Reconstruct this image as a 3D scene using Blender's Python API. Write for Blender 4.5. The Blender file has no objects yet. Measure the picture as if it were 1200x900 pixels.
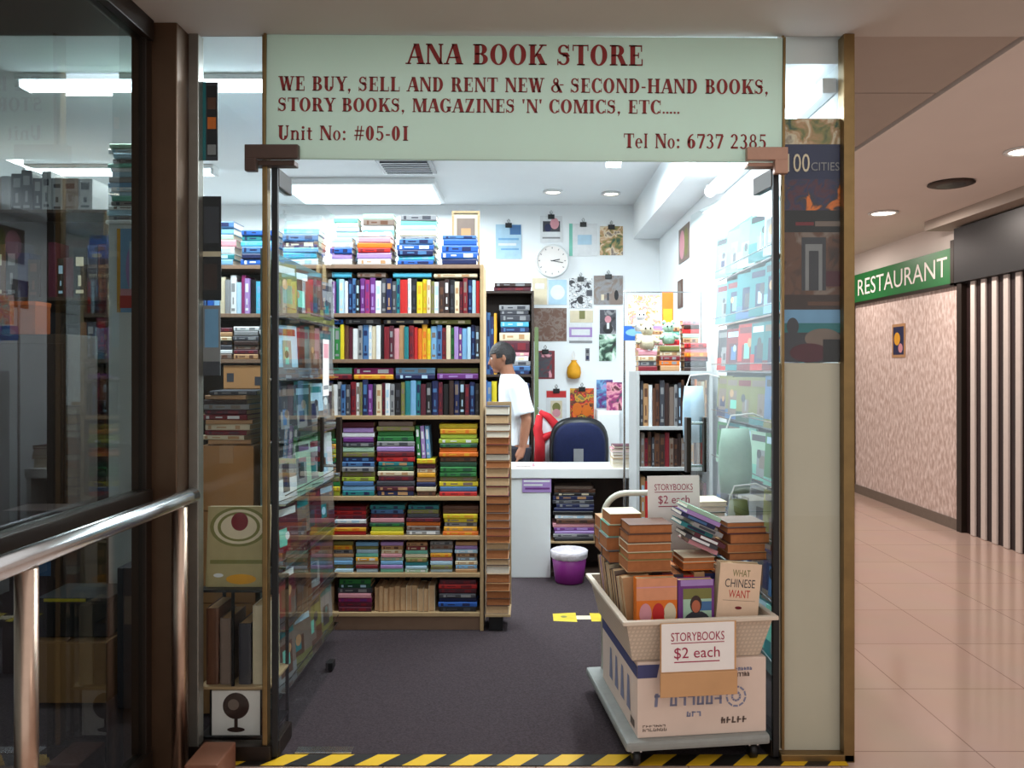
import bpy, bmesh, math, random
from mathutils import Vector, Matrix

# ------------------------------------------------------------------ camera, world, lights, exposure
S = bpy.context.scene
COL = S.collection
R = random.Random(5)
F = 933.0
VX, VY = 617.0, 432.0
CAMZ = 1.5

cam_d = bpy.data.cameras.new('camera')
cam = bpy.data.objects.new('camera', cam_d)
COL.objects.link(cam)
cam.location = (0, 0, CAMZ)
cam.rotation_euler = (math.pi / 2, 0, 0)
cam_d.sensor_width = 36
cam_d.lens = F / 1200 * 36
cam_d.shift_x = -17 / 1200
cam_d.shift_y = -18 / 1200
cam_d.clip_start = 0.05
S.camera = cam

S.view_settings.view_transform = 'Standard'
S.view_settings.look = 'None'
S.view_settings.gamma = 1
S.view_settings.use_curve_mapping = False
S.view_settings.exposure = 0.0
S.cycles.use_denoising = True
S.cycles.transparent_max_bounces = 24
S.cycles.max_bounces = 8
S.cycles.sample_clamp_indirect = 4
S.cycles.caustics_reflective = False
S.cycles.caustics_refractive = False

W = bpy.data.worlds.new('atrium_light')
S.world = W
W.use_nodes = True
W.node_tree.nodes['Background'].inputs[0].default_value = (0.96, 0.93, 0.90, 1)
W.node_tree.nodes['Background'].inputs[1].default_value = 1.0


def area(name, loc, size, power, color, rot=(0, 0, 0), size_y=None, spread=None):
    l = bpy.data.lights.new(name, 'AREA')
    l.energy = power
    l.color = color
    l.size = size
    if size_y:
        l.shape = 'RECTANGLE'
        l.size_y = size_y
    if spread:
        l.spread = spread
    o = bpy.data.objects.new(name, l)
    COL.objects.link(o)
    o.location = loc
    o.rotation_euler = rot
    return o


COOL = (0.86, 0.96, 1.0)
WARM = (1.0, 0.88, 0.80)
# fluorescent battens of the shop (their lamp bodies are built further down)
area('batten_light', (-1.34, 6.62, 2.92), 1.15, 80, COOL, size_y=.65)
area('batten_light', (0.62, 4.7, 2.90), .16, 78, COOL, size_y=1.9)
area('batten_light', (-1.9, 4.1, 2.90), 1.3, 40, COOL, size_y=.18)
area('batten_light', (-0.45, 4.0, 2.90), 1.2, 30, COOL, size_y=.18)
area('batten_light', (1.09, 4.02, 2.53), .06, 9, COOL, size_y=1.7, rot=(0, math.radians(25), 0))
area('batten_light', (-3.0, 5.9, 2.90), 1.3, 110, COOL, size_y=.18)  # added lamp that brightens the side bay's ceiling and back wall
# corridor downlights; those nearest the camera are unseen, added to light the front
for x_, y_, p_ in ((3.2, 5.1, 30), (3.2, 7.14, 34), (3.2, 3.0, 22), (3.2, 1.0, 14), (3.2, 9.2, 22)):
    area('corridor_downlight', (x_, y_, 2.88), .16, p_, WARM)


# ------------------------------------------------------------------ colours and materials
def lin(c):
    out = []
    for v in c[:3]:
        v = v / 255.0
        out.append(v / 12.92 if v <= 0.04045 else ((v + 0.055) / 1.055) ** 2.4)
    return (*out, 1)


MATS = {}


def mat(name, rgb, rough=.6, metal=0.0, noise=.10, scale=25, emit=0.0, bump=0.0, spec=.4, rgb2=None):
    if name in MATS:
        return MATS[name]
    m = bpy.data.materials.new(name)
    m.use_nodes = True
    nt = m.node_tree
    b = nt.nodes['Principled BSDF']
    b.inputs['Roughness'].default_value = rough
    b.inputs['Metallic'].default_value = metal
    b.inputs['Specular IOR Level'].default_value = spec
    tc = nt.nodes.new('ShaderNodeTexCoord')
    nz = nt.nodes.new('ShaderNodeTexNoise')
    nz.inputs['Scale'].default_value = scale
    nz.inputs['Detail'].default_value = 3
    nt.links.new(tc.outputs['Object'], nz.inputs['Vector'])
    mx = nt.nodes.new('ShaderNodeMix')
    mx.data_type = 'RGBA'
    c = lin(rgb)
    c2 = lin(rgb2) if rgb2 else (*[v * (1 - noise * 2.2) for v in c[:3]], 1)
    mx.inputs[6].default_value = c
    mx.inputs[7].default_value = c2
    nt.links.new(nz.outputs['Fac'], mx.inputs[0])
    nt.links.new(mx.outputs[2], b.inputs['Base Color'])
    if bump:
        bp = nt.nodes.new('ShaderNodeBump')
        bp.inputs['Strength'].default_value = bump
        bp.inputs['Distance'].default_value = .01
        nt.links.new(nz.outputs['Fac'], bp.inputs['Height'])
        nt.links.new(bp.outputs['Normal'], b.inputs['Normal'])
    if emit:
        b.inputs['Emission Color'].default_value = c
        b.inputs['Emission Strength'].default_value = emit
    MATS[name] = m
    return m


def glass_mat(name, tint, ior=1.45, rough=.01, refl=1.0):
    m = bpy.data.materials.new(name)
    m.use_nodes = True
    nt = m.node_tree
    nt.nodes.clear()
    o = nt.nodes.new('ShaderNodeOutputMaterial')
    mix = nt.nodes.new('ShaderNodeMixShader')
    tr = nt.nodes.new('ShaderNodeBsdfTransparent')
    tr.inputs[0].default_value = (*tint, 1)
    gl = nt.nodes.new('ShaderNodeBsdfGlossy')
    gl.inputs['Roughness'].default_value = rough
    gl.inputs[0].default_value = (refl, refl, refl, 1)
    lw = nt.nodes.new('ShaderNodeFresnel')
    lw.inputs[0].default_value = ior
    ge = nt.nodes.new('ShaderNodeNewGeometry')
    fr_ = nt.nodes.new('ShaderNodeMath')
    fr_.operation = 'SUBTRACT'
    fr_.inputs[0].default_value = 1
    nt.links.new(ge.outputs['Backfacing'], fr_.inputs[1])
    mu = nt.nodes.new('ShaderNodeMath')
    mu.operation = 'MULTIPLY'
    nt.links.new(lw.outputs[0], mu.inputs[0])
    nt.links.new(fr_.outputs[0], mu.inputs[1])
    nt.links.new(mu.outputs[0], mix.inputs[0])
    nt.links.new(tr.outputs[0], mix.inputs[1])
    nt.links.new(gl.outputs[0], mix.inputs[2])
    nt.links.new(mix.outputs[0], o.inputs[0])
    MATS[name] = m
    return m


PAL = {
    'white': (228, 230, 232), 'pale blue': (176, 208, 228), 'cyan': (80, 176, 206), 'light blue': (120, 170, 210),
    'blue': (38, 92, 176), 'mid blue': (70, 112, 160), 'navy': (26, 34, 78), 'dark grey': (62, 62, 70),
    'grey': (140, 140, 142), 'black': (24, 22, 26), 'purple': (112, 52, 128), 'lilac': (168, 136, 196),
    'magenta': (150, 40, 104), 'pink': (216, 150, 160), 'red': (196, 40, 40), 'dark red': (122, 26, 38),
    'maroon': (82, 26, 42), 'orange': (226, 116, 30), 'amber': (228, 164, 40), 'yellow': (222, 200, 40),
    'lime': (170, 190, 60), 'green': (44, 122, 60), 'dark green': (30, 74, 54), 'olive': (124, 122, 66),
    'mint': (120, 198, 178), 'teal': (34, 122, 128), 'brown': (98, 62, 44), 'dark brown': (58, 38, 34),
    'tan': (186, 142, 100), 'cream': (222, 208, 178), 'taupe': (128, 110, 100), 'pale green': (170, 204, 180),
}
for k_, c_ in PAL.items():
    mat('cover ' + k_, c_, rough=.45, noise=.12, scale=18)
PAGE = mat('book pages', (206, 170, 130), rough=.9, noise=.12, scale=60)
PAGE_BROWN = mat('aged book pages', (178, 112, 68), rough=.9, noise=.15, scale=60)
PAGE_WHITE = mat('clean book pages', (226, 216, 200), rough=.9, noise=.08, scale=60)


def cov(n):
    return MATS['cover ' + n]


WHITEPAINT = mat('white painted wall', (236, 240, 242), rough=.8, noise=.03, scale=4)
CEIL = mat('white ceiling paint', (238, 242, 244), rough=.9, noise=.02, scale=4)
SOFFIT = mat('taupe soffit paint', (192, 184, 176), rough=.8, noise=.06, scale=3)
CORCEIL = mat('cream corridor ceiling paint', (222, 212, 206), rough=.85, noise=.03, scale=3)
METALTILE = mat('grey metal ceiling tile', (168, 156, 146), rough=.6, noise=.04, scale=5)
BRONZE = mat('bronze anodised frame', (98, 74, 56), rough=.38, metal=.65, noise=.12, scale=8)
DARKFRAME = mat('dark bronze frame', (48, 38, 32), rough=.4, metal=.5, noise=.12, scale=8)
BRASS = mat('worn brass channel', (150, 122, 80), rough=.35, metal=.8, noise=.2, scale=14)
STEEL = mat('brushed steel', (206, 206, 208), rough=.22, metal=1, noise=.06, scale=30)
STEELWARM = mat('satin steel post', (188, 160, 142), rough=.3, metal=1, noise=.08, scale=30)  # copper tint puts a warm reflection into the steel's colour
BLACKP = mat('black plastic', (22, 22, 24), rough=.4, noise=.1)
WOOD = mat('pale wood shelf', (186, 156, 116), rough=.5, noise=.14, scale=9)
WOODGREY = mat('grey brown shelf edge', (140, 112, 92), rough=.5, noise=.14, scale=9)
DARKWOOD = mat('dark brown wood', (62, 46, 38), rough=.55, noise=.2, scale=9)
CREAMBOARD = mat('cream painted board', (198, 188, 168), rough=.6, noise=.06, scale=5)
CARD = mat('brown cardboard', (176, 128, 82), rough=.85, noise=.08, scale=14)
WHITELAM = mat('white laminate', (226, 228, 228), rough=.4, noise=.03, scale=6)
PAPER = mat('white paper', (236, 230, 226), rough=.8, noise=.03)
INK = mat('dark red sign ink', (140, 36, 34), rough=.5, noise=.1)
INKP = mat('crimson print', (164, 40, 76), rough=.6, noise=.08)
TUBE = mat('lit fluorescent tube', (226, 244, 255), emit=9.0, noise=0)
LAMPGLOW = mat('lit downlight lens', (255, 244, 226), emit=9.0, noise=0)
G_DOOR = glass_mat('clear door glass', (.935, .965, .96), 1.5)
G_WIN = glass_mat('clear window glass', (.96, .975, .97), 1.4)
G_SIDE = glass_mat('grey tinted glass', (.70, .73, .71), 1.4)


def procedural(name, build):
    m = bpy.data.materials.new(name)
    m.use_nodes = True
    nt = m.node_tree
    build(nt, nt.nodes['Principled BSDF'])
    MATS[name] = m
    return m


def _tile(nt, b):
    tc = nt.nodes.new('ShaderNodeTexCoord')
    mp = nt.nodes.new('ShaderNodeMapping')
    mp.inputs['Location'].default_value = (-1.76 / .575 * .575, -3.12, 0)
    nt.links.new(tc.outputs['Object'], mp.inputs['Vector'])
    br = nt.nodes.new('ShaderNodeTexBrick')
    br.offset = 0
    br.inputs['Color1'].default_value = lin((196, 170, 156))
    br.inputs['Color2'].default_value = lin((191, 165, 151))
    br.inputs['Mortar'].default_value = lin((150, 124, 112))
    br.inputs['Scale'].default_value = 1
    br.inputs['Mortar Size'].default_value = .003
    br.inputs['Mortar Smooth'].default_value = 0
    br.inputs['Brick Width'].default_value = .575
    br.inputs['Row Height'].default_value = .61
    nt.links.new(mp.outputs[0], br.inputs['Vector'])
    nz = nt.nodes.new('ShaderNodeTexNoise')
    nz.inputs['Scale'].default_value = 3
    nt.links.new(tc.outputs['Object'], nz.inputs['Vector'])
    mx = nt.nodes.new('ShaderNodeMix')
    mx.data_type = 'RGBA'
    mx.blend_type = 'MULTIPLY'
    mx.inputs[0].default_value = .12
    nt.links.new(br.outputs['Color'], mx.inputs[6])
    nt.links.new(nz.outputs['Color'], mx.inputs[7])
    nt.links.new(mx.outputs[2], b.inputs['Base Color'])
    b.inputs['Roughness'].default_value = .12
    b.inputs['Specular IOR Level'].default_value = .6


TILE = procedural('polished cream floor tile', _tile)


def _carpet(nt, b):
    tc = nt.nodes.new('ShaderNodeTexCoord')
    nz = nt.nodes.new('ShaderNodeTexNoise')
    nz.inputs['Scale'].default_value = 130
    nz.inputs['Detail'].default_value = 4
    nt.links.new(tc.outputs['Object'], nz.inputs['Vector'])
    cr = nt.nodes.new('ShaderNodeValToRGB')
    cr.color_ramp.elements[0].position = .3
    cr.color_ramp.elements[0].color = lin((50, 43, 45))
    cr.color_ramp.elements[1].position = .7
    cr.color_ramp.elements[1].color = lin((70, 60, 63))
    nt.links.new(nz.outputs['Fac'], cr.inputs[0])
    nt.links.new(cr.outputs[0], b.inputs['Base Color'])
    b.inputs['Roughness'].default_value = .95
    b.inputs['Specular IOR Level'].default_value = .1
    bp = nt.nodes.new('ShaderNodeBump')
    bp.inputs['Strength'].default_value = .5
    bp.inputs['Distance'].default_value = .004
    nt.links.new(nz.outputs['Fac'], bp.inputs['Height'])
    nt.links.new(bp.outputs[0], b.inputs['Normal'])


CARPET = procedural('purple brown carpet', _carpet)


def _hazard(nt, b):
    tc = nt.nodes.new('ShaderNodeTexCoord')
    mp = nt.nodes.new('ShaderNodeMapping')
    mp.inputs['Rotation'].default_value = (0, 0, math.radians(40))
    nt.links.new(tc.outputs['Object'], mp.inputs[0])
    wv = nt.nodes.new('ShaderNodeTexWave')
    wv.inputs['Scale'].default_value = 2.3
    nt.links.new(mp.outputs[0], wv.inputs['Vector'])
    cr = nt.nodes.new('ShaderNodeValToRGB')
    cr.color_ramp.interpolation = 'CONSTANT'
    cr.color_ramp.elements[0].color = lin((26, 22, 18))
    cr.color_ramp.elements[1].position = .5
    cr.color_ramp.elements[1].color = lin((214, 168, 30))
    nt.links.new(wv.outputs['Fac'], cr.inputs[0])
    nt.links.new(cr.outputs[0], b.inputs['Base Color'])
    b.inputs['Roughness'].default_value = .5


HAZARD = procedural('yellow and black hazard tape', _hazard)


def _mottle(nt, b):
    tc = nt.nodes.new('ShaderNodeTexCoord')
    mp = nt.nodes.new('ShaderNodeMapping')
    mp.inputs['Rotation'].default_value = (math.radians(35), 0, 0)
    mp.inputs['Scale'].default_value = (1, 2.2, 1)
    nt.links.new(tc.outputs['Object'], mp.inputs[0])
    nz = nt.nodes.new('ShaderNodeTexNoise')
    nz.inputs['Scale'].default_value = 13
    nz.inputs['Detail'].default_value = 5
    nt.links.new(mp.outputs[0], nz.inputs['Vector'])
    cr = nt.nodes.new('ShaderNodeValToRGB')
    cr.color_ramp.elements[0].position = .38
    cr.color_ramp.elements[0].color = lin((186, 162, 152))
    cr.color_ramp.elements[1].position = .66
    cr.color_ramp.elements[1].color = lin((228, 212, 206))
    nt.links.new(nz.outputs['Fac'], cr.inputs[0])
    nt.links.new(cr.outputs[0], b.inputs['Base Color'])
    b.inputs['Roughness'].default_value = .6


MOTTLE = procedural('mottled pink wall covering', _mottle)


def _weave(nt, b):
    tc = nt.nodes.new('ShaderNodeTexCoord')
    br = nt.nodes.new('ShaderNodeTexBrick')
    br.offset = 0
    br.inputs['Color1'].default_value = lin((206, 188, 168))
    br.inputs['Color2'].default_value = lin((202, 184, 164))
    br.inputs['Mortar'].default_value = lin((188, 170, 152))
    br.inputs['Scale'].default_value = 1
    br.inputs['Mortar Size'].default_value = .0035
    br.inputs['Brick Width'].default_value = .016
    br.inputs['Row Height'].default_value = .016
    cb = nt.nodes.new('ShaderNodeSeparateXYZ')
    nt.links.new(tc.outputs['Object'], cb.inputs[0])
    ad = nt.nodes.new('ShaderNodeMath')
    nt.links.new(cb.outputs[0], ad.inputs[0])
    nt.links.new(cb.outputs[1], ad.inputs[1])
    cm = nt.nodes.new('ShaderNodeCombineXYZ')
    nt.links.new(ad.outputs[0], cm.inputs[0])
    nt.links.new(cb.outputs[2], cm.inputs[1])
    nt.links.new(cm.outputs[0], br.inputs['Vector'])
    nt.links.new(br.outputs['Color'], b.inputs['Base Color'])
    b.inputs['Roughness'].default_value = .5


BASKETPLASTIC = procedural('cream perforated plastic', _weave)


def _signglass(nt, b):
    o = nt.nodes['Material Output']
    tc = nt.nodes.new('ShaderNodeTexCoord')
    nz = nt.nodes.new('ShaderNodeTexNoise')
    nz.inputs['Scale'].default_value = 2
    nt.links.new(tc.outputs['Object'], nz.inputs['Vector'])
    mx = nt.nodes.new('ShaderNodeMix')
    mx.data_type = 'RGBA'
    mx.inputs[6].default_value = lin((208, 224, 212))
    mx.inputs[7].default_value = lin((200, 216, 204))
    nt.links.new(nz.outputs['Fac'], mx.inputs[0])
    nt.links.new(mx.outputs[2], b.inputs['Base Color'])
    b.inputs['Roughness'].default_value = .25
    tl = nt.nodes.new('ShaderNodeBsdfTranslucent')
    nt.links.new(mx.outputs[2], tl.inputs[0])
    ms = nt.nodes.new('ShaderNodeMixShader')
    ms.inputs[0].default_value = .28
    nt.links.new(b.outputs[0], ms.inputs[1])
    nt.links.new(tl.outputs[0], ms.inputs[2])
    nt.links.new(ms.outputs[0], o.inputs[0])


SIGNGLASS = procedural('pale green frosted sign', _signglass)


def art(name, cols, scale=14, dist=.9):
    def f(nt, b):
        tc = nt.nodes.new('ShaderNodeTexCoord')
        nz = nt.nodes.new('ShaderNodeTexNoise')
        nz.inputs['Scale'].default_value = scale
        nz.inputs['Detail'].default_value = 4
        nz.inputs['Distortion'].default_value = dist
        nt.links.new(tc.outputs['Object'], nz.inputs['Vector'])
        cr = nt.nodes.new('ShaderNodeValToRGB')
        cr.color_ramp.elements[0].position = .34
        cr.color_ramp.elements[0].color = lin(PAL[cols[0]])
        cr.color_ramp.elements[1].position = .66
        cr.color_ramp.elements[1].color = lin(PAL[cols[-1]])
        for i, c in enumerate(cols[1:-1]):
            e = cr.color_ramp.elements.new(.34 + .32 * (i + 1) / (len(cols) - 1))
            e.color = lin(PAL[c])
        nt.links.new(nz.outputs['Fac'], cr.inputs[0])
        nt.links.new(cr.outputs[0], b.inputs['Base Color'])
        b.inputs['Roughness'].default_value = .5
    return procedural(name, f)


A_LAND = art('painted landscape', ['dark green', 'olive', 'tan', 'cream', 'taupe'])
A_MONO = art('black and white photograph', ['black', 'dark grey', 'white', 'grey', 'white'], 22)
A_RELIEF = art('brown relief picture', ['brown', 'brown', 'taupe', 'brown'], 18)
A_GREY = art('taupe photograph', ['taupe', 'grey', 'taupe', 'taupe'], 9)
A_RED = art('dark red poster print', ['dark red', 'dark grey', 'dark grey', 'maroon', 'pink'], 12)
A_DARK = art('dark portrait print', ['black', 'dark grey', 'dark grey', 'grey'], 14)
A_GREEN = art('dark green print', ['black', 'dark green', 'pale green', 'white'], 12)
A_FLOWER = art('flower picture', ['dark brown', 'orange', 'red', 'dark brown', 'amber', 'olive'], 12)
A_BLUE = art('blue purple print', ['navy', 'purple', 'mid blue', 'light blue', 'lilac'], 14)
A_MAG = art('magenta print', ['dark grey', 'magenta', 'pink', 'maroon'], 14)
A_COLL = art('pink orange collage', ['red', 'pink', 'orange', 'cream', 'pink', 'pale green'], 22)
A_DUSK = art('dusk city print', ['navy', 'maroon', 'navy', 'dark brown', 'orange'], 16)
A_WALLP = art('old wall print', ['dark brown', 'brown', 'brown', 'taupe'], 12)

# ------------------------------------------------------------------ mesh helpers
def P(px, py, Y):
    return Vector(((px - VX) * Y / F, Y, CAMZ - (py - VY) * Y / F))


class MB:
    def __init__(self):
        self.v, self.f, self.fm, self.mats, self.smooth = [], [], [], [], False

    def mi(self, m):
        if m not in self.mats:
            self.mats.append(m)
        return self.mats.index(m)

    def face(self, pts, m):
        n = len(self.v)
        self.v += [tuple(p) for p in pts]
        self.f.append(tuple(range(n, n + len(pts))))
        self.fm.append(self.mi(m))

    def add(self, verts, faces, m):
        n = len(self.v)
        self.v += [tuple(p) for p in verts]
        k = self.mi(m)
        for f in faces:
            self.f.append(tuple(n + i for i in f))
            self.fm.append(k)

    def box(self, x0, x1, y0, y1, z0, z1, m, bev=0.0, M=None):
        if bev:
            bm = bmesh.new()
            bmesh.ops.create_cube(bm, size=1)
            for v in bm.verts:
                v.co = Vector(((x0 + x1) / 2 + v.co.x * (x1 - x0), (y0 + y1) / 2 + v.co.y * (y1 - y0), (z0 + z1) / 2 + v.co.z * (z1 - z0)))
            bmesh.ops.bevel(bm, geom=bm.edges[:], offset=bev, segments=2, affect='EDGES', profile=.6)
            vs = [v.co.copy() for v in bm.verts]
            bm.verts.index_update()
            fs = [[v.index for v in f.verts] for f in bm.faces]
            bm.free()
        else:
            vs = [Vector((x, y, z)) for z in (z0, z1) for y in (y0, y1) for x in (x0, x1)]
            fs = [(0, 2, 3, 1), (4, 5, 7, 6), (0, 1, 5, 4), (2, 6, 7, 3), (0, 4, 6, 2), (1, 3, 7, 5)]
        if M:
            vs = [M @ v for v in vs]
        self.add(vs, fs, m)
        return self

    def tube(self, pts, r, m, n=12, caps=True):
        pts = [Vector(p) for p in pts]
        rs = r if isinstance(r, (list, tuple)) else [r] * len(pts)
        vs, fs = [], []
        up = None
        for i, p in enumerate(pts):
            d = (pts[min(i + 1, len(pts) - 1)] - pts[max(i - 1, 0)]).normalized()
            if up is None:
                up = d.orthogonal().normalized()
            up = (up - d * up.dot(d)).normalized()
            s = d.cross(up)
            for k in range(n):
                a = 2 * math.pi * k / n
                vs.append(p + (up * math.cos(a) + s * math.sin(a)) * rs[i])
        for i in range(len(pts) - 1):
            for k in range(n):
                fs.append((i * n + k, i * n + (k + 1) % n, (i + 1) * n + (k + 1) % n, (i + 1) * n + k))
        if caps:
            fs.append(tuple(range(n))[::-1])
            fs.append(tuple(range((len(pts) - 1) * n, len(pts) * n)))
        self.add(vs, fs, m)
        return self

    def lathe(self, prof, m, c=(0, 0, 0), n=24, M=None):
        vs, fs = [], []
        for r, z in prof:
            for k in range(n):
                a = 2 * math.pi * k / n
                vs.append(Vector((c[0] + r * math.cos(a), c[1] + r * math.sin(a), c[2] + z)))
        for i in range(len(prof) - 1):
            for k in range(n):
                fs.append((i * n + k, i * n + (k + 1) % n, (i + 1) * n + (k + 1) % n, (i + 1) * n + k))
        fs.append(tuple(range(n))[::-1])
        fs.append(tuple(range((len(prof) - 1) * n, len(prof) * n)))
        if M:
            vs = [M @ v for v in vs]
        self.add(vs, fs, m)
        return self

    def disc(self, c, r, m, axis='y', n=24, ry=None):
        ry = ry or r
        pts = []
        for k in range(n):
            a = 2 * math.pi * k / n
            u, w = r * math.cos(a), ry * math.sin(a)
            pts.append((c[0] + u, c[1], c[2] + w) if axis == 'y' else (c[0], c[1] + u, c[2] + w) if axis == 'x' else (c[0] + u, c[1] + w, c[2]))
        self.face(pts, m)
        return self

    def build(self, name, parent=None, loc=(0, 0, 0), rz=0, rot=None, smooth=False):
        me = bpy.data.meshes.new(name)
        me.from_pydata(self.v, [], self.f)
        for m in self.mats:
            me.materials.append(m)
        me.polygons.foreach_set('material_index', self.fm)
        if smooth:
            me.polygons.foreach_set('use_smooth', [True] * len(me.polygons))
        me.update()
        o = bpy.data.objects.new(name, me)
        COL.objects.link(o)
        o.location = loc
        o.rotation_euler = rot if rot else (0, 0, rz)
        if parent:
            o.parent = parent
        return o


SHORTEN = (('book lying flat', 'book'), ('lying flat', 'lying'), (' from the bottom', ' from bottom'), (' from the left', ' from left'), (' of the ', ', '), (' in the ', ', '), (' on the ', ', '), (' from the ', ' from '))


def tidy(s):
    for a, b in SHORTEN:
        if len(s.replace('-', ' ').split()) > 15:
            s = s.replace(a, b)
    return s.replace(', , ', ', ').replace(',,', ',')


def tag(o, label, cat, group=None, kind=None):
    label = tidy(label) if label else label
    if label:
        o['label'] = label
    if cat:
        o['category'] = cat
    if group:
        o['group'] = group
    if kind:
        o['kind'] = kind
    return o


def thing(name, label, cat, loc=(0, 0, 0), rz=0, group=None, rot=None):
    o = bpy.data.objects.new(name, None)
    o.empty_display_size = .05
    COL.objects.link(o)
    o.location = loc
    o.rotation_euler = rot if rot else (0, 0, rz)
    return tag(o, label, cat, group)


def structure(o):
    o['kind'] = 'structure'
    return o


ONES = ['', 'first', 'second', 'third', 'fourth', 'fifth', 'sixth', 'seventh', 'eighth', 'ninth', 'tenth', 'eleventh', 'twelfth', 'thirteenth', 'fourteenth', 'fifteenth', 'sixteenth', 'seventeenth', 'eighteenth', 'nineteenth']


def nth(n):
    if n < 20:
        return ONES[n]
    t = {2: ('twentieth', 'twenty'), 3: ('thirtieth', 'thirty'), 4: ('fortieth', 'forty'), 5: ('fiftieth', 'fifty')}[n // 10]
    return t[0] if n % 10 == 0 else t[1] + '-' + ONES[n % 10]


# ------------------------------------------------------------------ lettering
def sans(text, width=None, height=None):
    """flat letter polygons of the built-in font in (u, w), fitted to width and height"""
    c = bpy.data.curves.new('letters', 'FONT')
    c.body = text
    c.size = 1
    c.resolution_u = 3
    o = bpy.data.objects.new('letters', c)
    COL.objects.link(o)
    bpy.context.view_layer.update()
    me = bpy.data.meshes.new_from_object(o.evaluated_get(bpy.context.evaluated_depsgraph_get()))
    vs = [v.co.copy() for v in me.vertices]
    fs = [list(p.vertices) for p in me.polygons]
    bpy.data.objects.remove(o)
    bpy.data.curves.remove(c)
    bpy.data.meshes.remove(me)
    x0, x1 = min(v.x for v in vs), max(v.x for v in vs)
    y0, y1 = min(v.y for v in vs), max(v.y for v in vs)
    sx = width / (x1 - x0) if width else 1
    sy = height / (y1 - y0) if height else sx
    if not width:
        sx = sy
    return [((v.x - x0) * sx, (v.y - y0) * sy) for v in vs], fs


def put_text(mb, text, to3d, m, width=None, height=None):
    vs, fs = sans(text, width, height)
    mb.add([to3d(u, w) for u, w in vs], fs, m)


T_, t_ = .225, .07


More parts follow.
